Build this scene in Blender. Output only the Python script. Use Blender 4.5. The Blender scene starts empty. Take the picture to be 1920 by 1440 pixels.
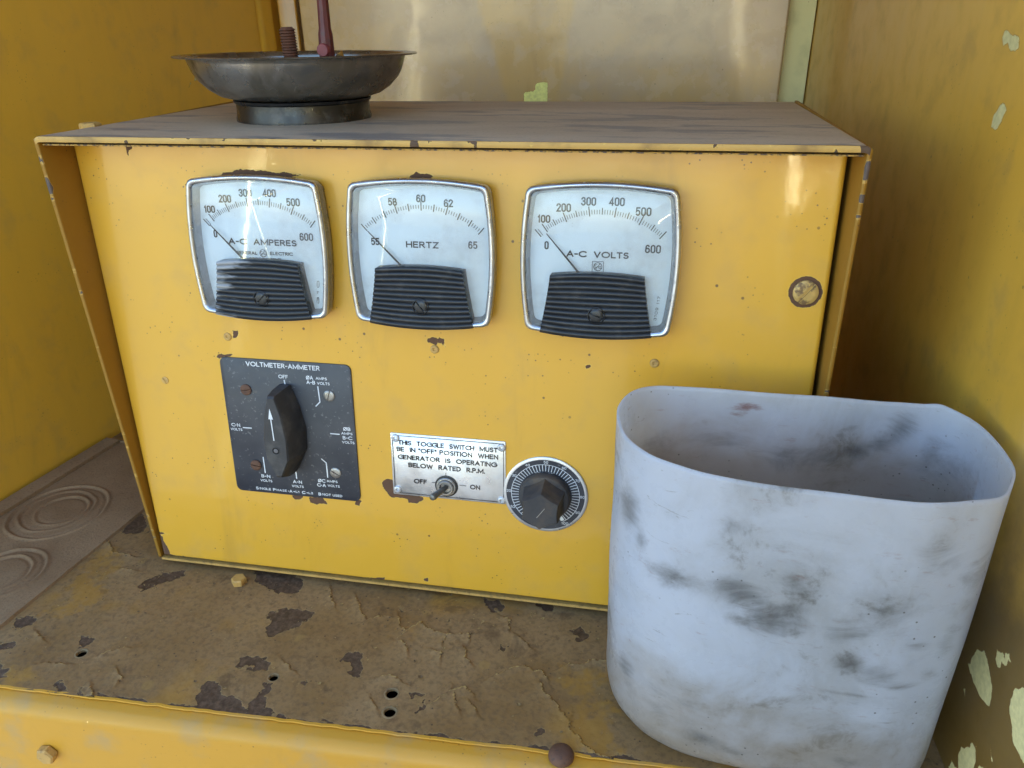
import bpy, bmesh, math, random
import numpy as np
from mathutils import Vector, Matrix
C = bpy.context.scene.collection
SC = bpy.context.scene
random.seed(7)
R = math.radians
# ---------------------------------------------------------------- camera
cam_d = bpy.data.cameras.new('camera'); cam = bpy.data.objects.new('camera', cam_d); C.objects.link(cam)
cam.location = (0.384319, -0.431487, 0.382058)
cam.rotation_euler = (1.126503, 0.014658, 0.184752)
cam_d.sensor_width = 36.0; cam_d.lens = 1429.470816 / 1920 * 36
cam_d.clip_start = 0.01; cam_d.clip_end = 500
SC.camera = cam
# ---------------------------------------------------------------- sky, sun, exposure
SUN_EL, SUN_AZ = R(40), R(-4)          # the sun stands behind the machine: the compartment is in open shade
w = bpy.data.worlds.new('World'); SC.world = w; w.use_nodes = True
nt = w.node_tree; nt.nodes.clear()
sky = nt.nodes.new('ShaderNodeTexSky'); sky.sky_type = 'NISHITA'; sky.sun_disc = False
sky.sun_elevation = SUN_EL; sky.sun_rotation = SUN_AZ; sky.air_density = 1.3; sky.dust_density = .7; sky.ozone_density = 2.5
bg = nt.nodes.new('ShaderNodeBackground'); bg.inputs['Strength'].default_value = 0.13
wo = nt.nodes.new('ShaderNodeOutputWorld')
nt.links.new(sky.outputs[0], bg.inputs[0]); nt.links.new(bg.outputs[0], wo.inputs[0])
sd = bpy.data.lights.new('sun', 'SUN'); sd.energy = 4.0; sd.angle = R(0.53); sd.color = (1, .95, .86)
so = bpy.data.objects.new('sun', sd); C.objects.link(so)
sv = Vector((math.sin(SUN_AZ)*math.cos(SUN_EL), math.cos(SUN_AZ)*math.cos(SUN_EL), math.sin(SUN_EL)))
so.rotation_euler = sv.to_track_quat('Z', 'Y').to_euler()
vs = SC.view_settings; SC.display_settings.display_device = 'sRGB'
vs.view_transform = 'Standard'; vs.look = 'None'; vs.exposure = 2.35; vs.gamma = 1.0; vs.use_curve_mapping = False

# ---------------------------------------------------------------- node helpers
class NT:
    def __init__(s, name):
        s.m = bpy.data.materials.new(name); s.m.use_nodes = True
        s.t = s.m.node_tree; s.t.nodes.clear()
        s.out = s.t.nodes.new('ShaderNodeOutputMaterial')
        s.co = s.t.nodes.new('ShaderNodeTexCoord').outputs['Object']
    def n(s, ty, **k):
        x = s.t.nodes.new(ty)
        for a, b in k.items(): setattr(x, a, b)
        return x
    def lk(s, a, b):
        if isinstance(a, (int, float)): b.default_value = a
        elif isinstance(a, (tuple, list)): b.default_value = tuple(a) + ((1,) if len(a) == 3 and b.type == 'RGBA' else ())
        else: s.t.links.new(a, b)
    def noise(s, scale, detail=4, rough=.55, dist=0, co=None, stretch=None):
        x = s.n('ShaderNodeTexNoise'); x.inputs['Scale'].default_value = scale
        x.inputs['Detail'].default_value = detail; x.inputs['Roughness'].default_value = rough; x.inputs['Distortion'].default_value = dist
        c = co or s.co
        if stretch:
            mp = s.n('ShaderNodeMapping'); mp.inputs['Scale'].default_value = stretch; s.lk(c, mp.inputs[0]); c = mp.outputs[0]
        s.lk(c, x.inputs['Vector']); return x.outputs['Fac']
    def voro(s, scale, feature='F1', stretch=None):
        x = s.n('ShaderNodeTexVoronoi', feature=feature); x.inputs['Scale'].default_value = scale
        s.lk(s.co, x.inputs['Vector']); return x.outputs['Distance']
    def math(s, op, a, b=0, c=None, clamp=False):
        x = s.n('ShaderNodeMath', operation=op); x.use_clamp = clamp
        s.lk(a, x.inputs[0]); s.lk(b, x.inputs[1])
        if c is not None: s.lk(c, x.inputs[2])
        return x.outputs[0]
    def ramp(s, v, lo, hi, a=0., b=1.):
        x = s.n('ShaderNodeMapRange'); x.clamp = True; x.interpolation_type = 'SMOOTHSTEP'
        s.lk(v, x.inputs[0]); s.lk(lo, x.inputs[1]); s.lk(hi, x.inputs[2]); s.lk(a, x.inputs[3]); s.lk(b, x.inputs[4]); return x.outputs[0]
    def mix(s, f, a, b):
        x = s.n('ShaderNodeMix', data_type='RGBA'); s.lk(f, x.inputs[0]); s.lk(a, x.inputs[6]); s.lk(b, x.inputs[7]); return x.outputs[2]
    def attr(s, name):
        return s.n('ShaderNodeAttribute', attribute_name=name).outputs['Fac']
    def bump(s, h, strength=.3, dist=.001, normal=None):
        x = s.n('ShaderNodeBump'); x.inputs['Strength'].default_value = strength; x.inputs['Distance'].default_value = dist
        s.lk(h, x.inputs['Height'])
        if normal is not None: s.lk(normal, x.inputs['Normal'])
        return x.outputs[0]
    def bsdf(s, color, rough=.5, metal=0., normal=None, coat=0., coat_rough=.1, spec=.5, trans=0.):
        x = s.n('ShaderNodeBsdfPrincipled')
        s.lk(color, x.inputs['Base Color']); s.lk(rough, x.inputs['Roughness']); s.lk(metal, x.inputs['Metallic'])
        x.inputs['Specular IOR Level'].default_value = spec
        s.lk(coat, x.inputs['Coat Weight']); x.inputs['Coat Roughness'].default_value = coat_rough
        if normal is not None: s.lk(normal, x.inputs['Normal']); s.lk(normal, x.inputs['Coat Normal'])
        return x
    def done(s, shader):
        s.t.links.new(shader.outputs[0] if hasattr(shader, 'outputs') else shader, s.out.inputs[0]); return s.m

YEL = (.72, .385, .032)
def paint(name, base=YEL, rough=.28, peel=.25, chip=None, chipcol=(.075, .036, .018), dust=.25, dustcol=(.30, .215, .12), speck=.5, vstreak=0., coat=.35, edge=(.75,.52,.12), painted_light=False):
    s = NT(name)
    big = s.noise(6, 3); mid = s.noise(38, 5)
    c = s.mix(s.ramp(big, .3, .7, 0, .18), base, tuple(v*.86 for v in base))
    c = s.mix(s.math('MULTIPLY', s.ramp(mid, .48, .75), dust), c, dustcol)
    if vstreak:
        st = s.noise(9, 5, .6, stretch=(6, 6, .7))
        c = s.mix(s.math('MULTIPLY', s.ramp(st, .42, .72), vstreak), c, tuple(v*.55 for v in dustcol))
    run = s.noise(22, 6, .65, .6, stretch=(1, 1, .28)); c = s.mix(s.ramp(run, .56, .80, 0, .30), c, (.30, .17, .045))
    if painted_light:
        g = s.math('ADD', s.attr('painted_light'), s.math('MULTIPLY', s.math('SUBTRACT', s.noise(12, 6, .65), .5), 1.2))
        c = s.mix(s.ramp(g, .15, .85, 0, .85), c, painted_light if isinstance(painted_light, tuple) else (.10, .062, .022))
    # small dark specks
    v1 = s.voro(260); msk = s.ramp(s.noise(30, 2), .52, .66)
    sp = s.math('MULTIPLY', s.ramp(v1, .16, .10), msk)
    v2 = s.voro(75); sp2 = s.math('MULTIPLY', s.ramp(v2, .085, .05), s.ramp(s.noise(14, 2), .5, .6))
    sp = s.math('MAXIMUM', sp, sp2)
    c = s.mix(s.math('MULTIPLY', sp, speck), c, (.13, .065, .02))
    rg = s.ramp(mid, .35, .75, rough, rough+.16)
    orange = s.noise(700, 2, .5); orange2 = s.noise(160, 2)
    h = s.math('MULTIPLY', orange2, .6); h = s.math('ADD', s.math('MULTIPLY', orange, .15), h)
    if chip:
        d = s.math('ADD', s.attr(chip), s.math('MULTIPLY', s.math('SUBTRACT', s.noise(420, 4, .65), .5), 2.2))
        m = s.ramp(d, .0, .16)
        ed = s.math('MULTIPLY', s.ramp(d, -.55, -.1), s.math('SUBTRACT', 1, m))
        c = s.mix(s.math('MULTIPLY', ed, .45), c, edge)
        rc = s.mix(s.noise(300, 5), chipcol, tuple(v*2.0 for v in chipcol))
        c = s.mix(m, c, rc)
        rg = s.math('MAXIMUM', rg, s.math('MULTIPLY', m, .75))
        coatv = s.math('MULTIPLY', s.math('SUBTRACT', 1, m), coat)
        nb = s.bump(s.math('SUBTRACT', 1, m), .8, .0004)
    else: nb = None; coatv = coat
    nrm = s.bump(h, peel, .0006, nb)
    return s.done(s.bsdf(c, rg, 0, nrm, coatv, .07))
def simple(name, col, rough=.5, metal=0., var=.15, scale=60, bump=.15, bdist=.0003, coat=0., dirt=None, dirtamt=.5, spec=.5, dscale=40, dlo=.5, dhi=.7):
    s = NT(name)
    c = s.mix(s.ramp(s.noise(scale, 5), .3, .7), tuple(v*(1-var) for v in col), tuple(min(1, v*(1+var)) for v in col))
    rg = s.ramp(s.noise(scale*1.7, 4), .3, .7, max(.02, rough-.08), rough+.1)
    if dirt:
        m = s.math('MULTIPLY', s.ramp(s.noise(dscale, 6, .65), dlo, dhi), dirtamt)
        c = s.mix(m, c, dirt); rg = s.math('MAXIMUM', rg, s.math('MULTIPLY', m, .8))
        if metal: 
            mt = s.math('MULTIPLY', s.math('SUBTRACT', 1, m), metal)
        else: mt = 0.
    else: mt = metal
    return s.done(s.bsdf(c, rg, mt, s.bump(s.noise(scale*8, 3), bump, bdist), coat, .08, spec))

# ---------------------------------------------------------------- mesh helpers
def tag(o, label=None, cat=None, group=None, kind=None):
    for k, v in (('label', label), ('category', cat), ('group', group), ('kind', kind)):
        if v: o[k] = v
    return o
def obj(name, me, mat, parent=None, loc=(0, 0, 0), rot=(0, 0, 0), smooth=35):
    if isinstance(me, bmesh.types.BMesh):
        b = me; me = bpy.data.meshes.new(name); bmesh.ops.recalc_face_normals(b, faces=b.faces); b.to_mesh(me); b.free()
    o = bpy.data.objects.new(name, me); C.objects.link(o)
    for m in (mat if isinstance(mat, (list, tuple)) else [mat]): me.materials.append(m)
    if smooth:
        me.polygons.foreach_set('use_smooth', [True]*len(me.polygons))
        me.set_sharp_from_angle(angle=R(smooth))
    o.parent = parent; o.location = loc; o.rotation_euler = rot
    return o
def empty(name, loc=(0, 0, 0), rot=(0, 0, 0), parent=None):
    o = bpy.data.objects.new(name, None); C.objects.link(o); o.location = loc; o.rotation_euler = rot; o.parent = parent
    o.empty_display_size = .02; return o
MM = .001
def box(bm, x0, x1, y0, y1, z0, z1, bev=0, seg=2, M=None, mi=0):
    r = bmesh.ops.create_cube(bm, size=1)
    bmesh.ops.transform(bm, verts=r['verts'], matrix=Matrix.Translation(((x0+x1)/2, (y0+y1)/2, (z0+z1)/2)) @ Matrix.Diagonal((x1-x0, y1-y0, z1-z0, 1)))
    vv = r['verts']
    if bev:
        es = list({e for v in vv for e in v.link_edges})
        rr = bmesh.ops.bevel(bm, geom=es, offset=bev, segments=seg, affect='EDGES', profile=.5)
        vv = list({v for f in rr['faces'] for v in f.verts} | {v for v in vv if v.is_valid})
    if M is not None: bmesh.ops.transform(bm, verts=vv, matrix=M)
    if mi:
        for f in {f for v in vv for f in v.link_faces}: f.material_index = mi
    return vv
def loft(bm, loops, cap0=True, cap1=True, mi=0, closed=True):
    rows = [[bm.verts.new(p) for p in L] for L in loops]
    n = len(rows[0]); fs = []
    for a, b in zip(rows, rows[1:]):
        for i in range(n if closed else n-1):
            j = (i+1) % n
            fs.append(bm.faces.new((a[i], a[j], b[j], b[i])))
    if cap0: fs.append(bm.faces.new(rows[0][::-1]))
    if cap1: fs.append(bm.faces.new(rows[-1]))
    for f in fs: f.material_index = mi
    return rows
def lathe(bm, prof, n=48, M=None, mi=0, cap0=False, cap1=False):
    """prof: (r, h); axis = +Z, then M"""
    L = []
    for r, h in prof:
        ring = [Vector((r*math.cos(2*math.pi*i/n), r*math.sin(2*math.pi*i/n), h)) for i in range(n)]
        if M is not None: ring = [M @ p for p in ring]
        L.append(ring)
    return loft(bm, L, cap0, cap1, mi)
OUT = Matrix.Rotation(R(90), 4, 'X')          # turns +Z into -Y (out of the panel)
def at_out(x, z, o=0): return Matrix.Translation((x, -o, z)) @ OUT
def tube(bm, pts, r, n=10, mi=0, cap=True):
    pts = [Vector(p) for p in pts]; rows = []
    for i, p in enumerate(pts):
        d = (pts[min(i+1, len(pts)-1)] - pts[max(i-1, 0)]).normalized()
        u = d.orthogonal().normalized(); v = d.cross(u)
        rr = r[i] if isinstance(r, (list, tuple)) else r
        if i and u.dot(pu) < 0: u = -u; v = d.cross(u)
        pu = u
        rows.append([p + (u*math.cos(2*math.pi*k/n)+v*math.sin(2*math.pi*k/n))*rr for k in range(n)])
    loft(bm, rows, cap, cap, mi)
def ngon_prism(bm, pts, y0, y1, mi=0, bev=0):
    """pts: (x, z) outline, between out-distances y0 and y1 (metres along -Y)"""
    loops = [[(x, -y0, z) for x, z in pts], [(x, -(y1-bev), z) for x, z in pts]]
    if bev:
        cx = sum(p[0] for p in pts)/len(pts); cz = sum(p[1] for p in pts)/len(pts)
        def ins(d): 
            q = []
            for x, z in pts:
                v = Vector((x-cx, z-cz)); l = v.length; v *= (l-d)/l; q.append((cx+v.x, cz+v.y))
            return q
        loops.append([(x, -(y1-bev*.3), z) for x, z in ins(bev*.35)]); loops.append([(x, -y1, z) for x, z in ins(bev)])
    loft(bm, loops, mi=mi)
# ---- flat lettering as mesh: a small stroke alphabet, each stroke a mitred ribbon
def _arc(cx, cy, rx, ry, a0, a1, n=None):
    n = n or max(3, int(abs(a1-a0)/15)); return [(cx+rx*math.cos(R(a0+(a1-a0)*i/n)), cy+ry*math.sin(R(a0+(a1-a0)*i/n))) for i in range(n+1)]
def _stad(w, y0=0., y1=1., r=None):      # closed racetrack
    r = r or w/2; ry = min(r, (y1-y0)/2)
    return [(w, y0+ry), (w, y1-ry)]+_arc(w-r, y1-ry, r, ry, 0, 90)[1:]+_arc(r, y1-ry, r, ry, 90, 180)+_arc(r, y0+ry, r, ry, 180, 270)+_arc(w-r, y0+ry, r, ry, 270, 360)[:-1]+[(w, y0+ry)]
def _O(w): return _arc(w/2, .5, w/2, .5, 90, 450, 26)
GL = {
 '0': (.46, [_stad(.46, r=.23)]), '1': (.2, [[(0, .78), (.14, 1), (.14, 0)]]),
 '2': (.46, [_arc(.23, .76, .23, .24, 175, -25)+[(.0, .0), (.46, 0)]]),
 '3': (.46, [_arc(.22, .765, .215, .235, 165, -70, 12)+[(.2, .53)], [(.2, .53), (.24, .53)]+_arc(.22, .26, .24, .26, 80, -165, 14)]),
 '4': (.5, [[(.38, 0), (.38, 1), (0, .26), (.5, .26)]]),
 '5': (.46, [[(.43, 1), (.06, 1), (.03, .52)]+_arc(.22, .32, .23, .32, 118, -140, 12)]),
 '6': (.46, [[(.40, .86)]+_arc(.23, .77, .2, .23, 50, 180, 8)+[(0, .3)], _stad(.46, 0, .58, .23)]),
 '7': (.44, [[(0, 1), (.44, 1), (.14, 0)]]), '8': (.46, [_stad(.40, .53, 1, .2), _stad(.46, 0, .53, .23)]),
 '9': (.46, [[(.06, .14)]+_arc(.23, .23, .2, .23, 230, 360, 8)+[(.46, .7)], _stad(.46, .42, 1, .23)]),
 'A': (.72, [[(0, 0), (.36, 1), (.72, 0)], [(.13, .33), (.59, .33)]]),
 'B': (.54, [[(0, 0), (0, 1), (.3, 1)]+_arc(.3, .76, .2, .24, 90, -90, 9)+[(0, .52)], [(.3, .52)]+_arc(.32, .26, .22, .26, 90, -90, 9)+[(0, 0)]]),
 'C': (.68, [_arc(.5, .5, .5, .5, 48, 312, 20)]), 'D': (.62, [[(0, 0), (0, 1), (.2, 1)]+_arc(.2, .5, .42, .5, 90, -90, 14)+[(0, 0)]]),
 'E': (.48, [[(.48, 1), (0, 1), (0, 0), (.48, 0)], [(0, .52), (.42, .52)]]), 'F': (.46, [[(.46, 1), (0, 1), (0, 0)], [(0, .52), (.4, .52)]]),
 'G': (.76, [_arc(.5, .5, .5, .5, 45, 350, 24)+[(.99, .5), (.56, .5)]]), 'H': (.6, [[(0, 0), (0, 1)], [(.6, 0), (.6, 1)], [(0, .52), (.6, .52)]]),
 'I': (.0, [[(0, 0), (0, 1)]]), 'L': (.44, [[(0, 1), (0, 0), (.44, 0)]]), 'M': (.86, [[(0, 0), (0, 1), (.43, .12), (.86, 1), (.86, 0)]]),
 'N': (.64, [[(0, 0), (0, 1), (.64, 0), (.64, 1)]]), 'O': (.92, [_O(.92)]), 'P': (.5, [[(0, 0), (0, 1), (.28, 1)]+_arc(.28, .74, .22, .26, 90, -90, 9)+[(0, .48)]]),
 'R': (.54, [[(0, 0), (0, 1), (.28, 1)]+_arc(.28, .75, .22, .25, 90, -90, 9)+[(0, .5)], [(.24, .5), (.54, 0)]]),
 'S': (.52, [_arc(.27, .75, .24, .25, 40, 250, 12)+_arc(.25, .25, .26, .26, 80, -145, 14)]),
 'T': (.56, [[(0, 1), (.56, 1)], [(.28, 1), (.28, 0)]]), 'U': (.58, [[(0, 1), (0, .29)]+_arc(.29, .29, .29, .29, 180, 360, 12)+[(.58, 1)]]),
 'V': (.68, [[(0, 1), (.34, 0), (.68, 1)]]), 'W': (1.0, [[(0, 1), (.25, 0), (.5, .9), (.75, 0), (1., 1)]]), 'Z': (.54, [[(0, 1), (.54, 1), (0, 0), (.54, 0)]]),
 '-': (.28, [[(0, .47), (.28, .47)]]), '.': (.0, [[(0, .0), (0, .09)]]), '"': (.16, [[(0, .72), (0, 1)], [(.16, .72), (.16, 1)]]), '=': (.3, [[(0, .35), (.3, .35)], [(0, .62), (.3, .62)]]),
 'Ø': (.8, [_O(.8), [(.02, -.02), (.78, 1.02)]]), ' ': (.22, []),
}
_k = [0]
def ribbon(bm, P, wd, off, T, mi=0):
    P = [Vector(p) for p in P]; Q = [P[0]]
    for p in P[1:]:
        if (p-Q[-1]).length > 1e-4: Q.append(p)
    P = Q
    if len(P) < 2: return
    closed = (P[0]-P[-1]).length < 1e-3 and len(P) > 3
    if closed: P = P[:-1]
    n = len(P); L = []; Rr = []
    for i in range(n):
        a = P[(i-1) % n] if (closed or i) else None; b = P[(i+1) % n] if (closed or i < n-1) else None
        d0 = (P[i]-a).normalized() if a is not None else None; d1 = (b-P[i]).normalized() if b is not None else None
        if d0 is None: d0 = d1
        if d1 is None: d1 = d0
        n0 = Vector((-d0.y, d0.x)); n1 = Vector((-d1.y, d1.x)); m = n0+n1
        m = m.normalized() if m.length > 1e-4 else n0
        k = min(1/max(m.dot(n0), .30), 2.4)
        p = P[i].copy()
        if not closed and i == 0: p = p-d1*wd*.45
        if not closed and i == n-1: p = p+d0*wd*.45
        L.append(p+m*k*wd/2); Rr.append(p-m*k*wd/2)
    lv = [bm.verts.new(T(p, off)) for p in L]; rv = [bm.verts.new(T(p, off)) for p in Rr]
    for i in range(n if closed else n-1):
        j = (i+1) % n
        f = bm.faces.new((lv[i], lv[j], rv[j], rv[i])); f.material_index = mi
def text(bm, txt, x, z, h, wid=None, off=.0003, align='c', rot=0., bold=None, sw=None, mi=0, M=None, gap=.26):
    """x, z centre in mm; h cap height in mm; wid total width in mm; sw stroke width in mm"""
    w0 = 0; lay = []
    for ch in txt:
        w_, st = GL[ch]; lay.append((w0, st)); w0 += w_+gap
    w0 -= gap; sw = sw or h*.14
    sx = ((wid or w0*h)-sw)/max(w0, 1e-6) if w0 > 0 else 1; sy = h-sw
    ca, sa = math.cos(rot), math.sin(rot); ox = {'c': -w0*sx/2, 'l': sw/2, 'r': -w0*sx-sw/2}[align]
    def T(p, o):
        q = Vector(((x+p.x*ca-p.y*sa)*MM, -o, (z+p.x*sa+p.y*ca)*MM)); return M @ q if M is not None else q
    for w_, st in lay:
        for k, P in enumerate(st):
            ribbon(bm, [(ox+(w_+a)*sx, (b-.5)*sy) for a, b in P], sw, off+k*.00004, T, mi)
def bar(bm, x0, z0, x1, z1, wd, off=.0003, mi=0):
    a = Vector((x0, z0)); b = Vector((x1, z1)); d = (b-a).normalized(); n = Vector((-d.y, d.x))*wd/2
    q = [a+n, a-n, b-n, b+n]
    f = bm.faces.new([bm.verts.new((p.x*MM, -off, p.y*MM)) for p in q]); f.material_index = mi
# ---- numpy fields
def vnoise(x, y, seed=0):
    rs = np.random.RandomState(seed); T = rs.rand(256, 256)
    xi = np.floor(x).astype(int); yi = np.floor(y).astype(int); fx = x-xi; fy = y-yi
    fx = fx*fx*(3-2*fx); fy = fy*fy*(3-2*fy)
    g = lambda a, b: T[a & 255, b & 255]
    return (g(xi, yi)*(1-fx)+g(xi+1, yi)*fx)*(1-fy)+(g(xi, yi+1)*(1-fx)+g(xi+1, yi+1)*fx)*fy
def fbm(x, y, f, o=4, seed=0):
    s = 0; a = .5; t = 0
    for i in range(o):
        s = s+a*vnoise(x*f, y*f, seed+i); t += a; a *= .5; f *= 2.03
    return s/t
def segdist(X, Y, a, b):
    ax, ay = a; bx, by = b; dx, dy = bx-ax, by-ay; L = dx*dx+dy*dy+1e-9
    t = np.clip(((X-ax)*dx+(Y-ay)*dy)/L, 0, 1)
    return np.hypot(X-ax-t*dx, Y-ay-t*dy), ((X-ax)*dy-(Y-ay)*dx)/math.sqrt(L)
def polysd(X, Y, P, cl=12.):
    """signed distance, positive inside"""
    out = np.full(X.shape, -cl)
    xs = [p[0] for p in P]; ys = [p[1] for p in P]
    m = (X > min(xs)-cl) & (X < max(xs)+cl) & (Y > min(ys)-cl) & (Y < max(ys)+cl)
    if not m.any(): return out
    x, y = X[m], Y[m]; d = np.full(x.shape, 1e9); ins = np.zeros(x.shape, bool)
    for i in range(len(P)):
        a, b = P[i], P[(i+1) % len(P)]
        d = np.minimum(d, segdist(x, y, a, b)[0])
        c = ((a[1] > y) != (b[1] > y)) & (x < (b[0]-a[0])*(y-a[1])/((b[1]-a[1]) or 1e-9)+a[0])
        ins ^= c
    out[m] = np.clip(np.where(ins, d, -d), -cl, cl); return out
def grid(us, vs_, fn, attrs, keep=None):
    """mesh over the product of us (mm) and vs (mm); fn(U,V) -> x,y,z in metres arrays"""
    U, V = np.meshgrid(us, vs_); x, y, z = fn(U, V); n, m = len(us), len(vs_)
    co = np.stack([x, y, z], -1).reshape(-1, 3)
    i = np.arange((m-1)*(n-1)); r, c = i//(n-1), i % (n-1)
    q = np.stack([r*n+c, r*n+c+1, (r+1)*n+c+1, (r+1)*n+c], -1)
    if keep is not None:
        k = keep(U, V).reshape(-1); q = q[k[q].all(1)]
    me = bpy.data.meshes.new('grid'); me.vertices.add(len(co)); me.vertices.foreach_set('co', co.reshape(-1))
    me.loops.add(len(q)*4); me.loops.foreach_set('vertex_index', q.reshape(-1))
    me.polygons.add(len(q)); me.polygons.foreach_set('loop_start', np.arange(len(q))*4); me.polygons.foreach_set('loop_total', np.full(len(q), 4))
    me.update(calc_edges=True)
    for k, f in attrs.items():
        a = me.attributes.new(k, 'FLOAT', 'POINT'); a.data.foreach_set('value', np.broadcast_to(f(U, V), U.shape).reshape(-1).astype(np.float32))
    me.validate(); return me
def allsd(X, Y, polys, jag=0.):
    d = np.full(X.shape, -12.)
    if jag:
        jx = (fbm(X, Y, .22, 5, 301)-.5)*jag*4; jy = (fbm(X, Y, .22, 5, 317)-.5)*jag*4; X = X+jx; Y = Y+jy
    for P in polys: d = np.maximum(d, polysd(X, Y, P))
    return d
W_, H_, D_ = 490., 321.756905, 260.190339          # hood, mm
TILT = -0.089887
DZ = -10.                             # deck height, mm
RUST=[[(8.2, -25.7), (8.4, -20.0), (19.2, -8.1), (29.6, -4.8), (34.7, 0.4), (34.5, -12.7), (23.9, -21.6), (13.4, -30.3)], [(85.4, 10.5), (96.1, -5.2), (109.6, -14.0), (122.3, -16.0), (134.6, -11.2), (132.0, 0.9), (124.0, 5.2), (117.1, 15.8)], [(120.9, -38.4), (125.3, -33.9), (140.2, -29.5), (154.2, -31.5), (152.2, -39.3), (146.6, -51.2), (143.6, -50.6), (136.4, -60.1), (131.4, -60.9), (128.4, -49.5)], [(122.4, -89.3), (125.3, -80.1), (134.5, -77.4), (147.7, -82.8), (149.5, -89.9), (135.9, -90.1), (131.9, -87.6), (125.0, -89.2)], [(-59.2, -80.3), (-60.5, -73.1), (-46.6, -69.5), (-42.9, -75.1), (-48.3, -82.6), (-53.8, -83.1)], [(-60.7, -97.3), (-44.8, -93.4), (-40.2, -101.8), (-51.1, -107.7)], [(-45.7, -111.7), (-39.1, -112.7), (-26.0, -119.1), (-22.8, -124.8), (-30.6, -128.2)], [(-1.8, -83.7), (11.7, -80.2), (13.1, -85.8), (9.6, -89.9), (6.1, -92.7)], [(45.1, -127.2), (57.1, -127.0), (69.1, -126.9), (83.0, -127.4), (96.8, -127.9), (108.3, -124.9), (116.8, -125.3), (109.5, -116.0), (110.7, -103.8), (119.6, -104.3), (127.9, -112.8), (138.0, -113.0), (149.7, -122.4), (146.7, -128.9), (125.8, -132.1), (101.1, -134.6), (76.9, -133.2), (53.8, -131.9)], [(151.8, -129.4), (149.7, -122.4), (149.2, -109.1), (151.6, -100.8), (157.8, -99.7), (156.9, -107.8), (159.8, -116.9), (175.9, -123.4), (193.6, -127.5), (215.2, -127.3), (216.8, -131.4), (195.2, -131.1), (172.3, -132.1), (163.3, -130.1)], [(13.9, -126.6), (14.2, -121.5), (18.9, -121.7), (25.3, -128.6), (19.7, -131.6)], [(31.6, -125.5), (34.1, -124.1), (39.5, -130.1), (35.7, -130.8)], [(-49.8, 32.4), (-56.7, 48.7), (-52.2, 65.8), (-25.5, 39.9), (-39.6, 34.1)], [(189.5, -70.1), (193.1, -66.2), (201.7, -61.8), (206.4, -63.9), (208.7, -73.3), (212.0, -83.8), (207.0, -85.4), (202.7, -80.7), (200.6, -75.5), (194.7, -74.9)], [(193.1, -129.8), (204.5, -126.5), (200.2, -116.4), (208.3, -121.8), (218.4, -126.7), (230.3, -124.7), (237.2, -121.5), (250.5, -123.8), (253.1, -126.5), (245.9, -130.3), (232.5, -130.5), (217.5, -130.2), (196.1, -131.3)], [(256.3, -122.7), (262.7, -126.8), (272.7, -123.1), (280.9, -128.6), (274.8, -130.3), (266.7, -129.2), (260.9, -128.4)], [(288.4, -128.0), (299.7, -125.3), (306.5, -126.6), (316.0, -125.6), (326.6, -125.6), (341.6, -119.3), (345.3, -130.7), (333.0, -131.7), (311.6, -130.6), (294.4, -130.6)], [(322.1, -121.4), (327.5, -118.0), (337.9, -116.2), (341.8, -120.5), (331.6, -123.5)], [(271.8, 7.3), (280.6, 4.8), (289.1, 3.3), (292.0, -1.0), (291.0, -6.0), (283.4, -8.2), (279.2, -1.3)], [(314.0, 7.6), (325.9, 8.6), (329.5, 1.5), (324.5, -0.3), (316.0, 3.0)], [(343.6, -17.3), (350.8, -14.3), (356.9, -17.7), (353.3, -26.1), (348.3, -26.1)], [(330.7, -104.6), (335.9, -102.3), (336.8, -104.8), (334.8, -109.7), (332.4, -108.2)], [(243.8, -92.5), (256.3, -90.4), (259.5, -91.3), (256.2, -94.0), (250.1, -93.6)], [(254.6, -100.7), (259.7, -94.1), (261.0, -92.5), (259.0, -103.5), (255.9, -104.7)], [(216.5, -16.8), (218.8, -15.4), (221.3, -18.8), (219.2, -20.7)], [(253.5, -22.7), (256.6, -21.8), (256.9, -25.4), (254.5, -25.5)], [(297.1, -40.0), (302.9, -40.7), (301.7, -44.3), (299.1, -43.4)], [(299.5, -60.9), (300.5, -59.9), (301.0, -62.2)], [(171.8, -93.8), (179.7, -94.7), (178.4, -97.5), (173.4, -97.3)]]
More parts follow.
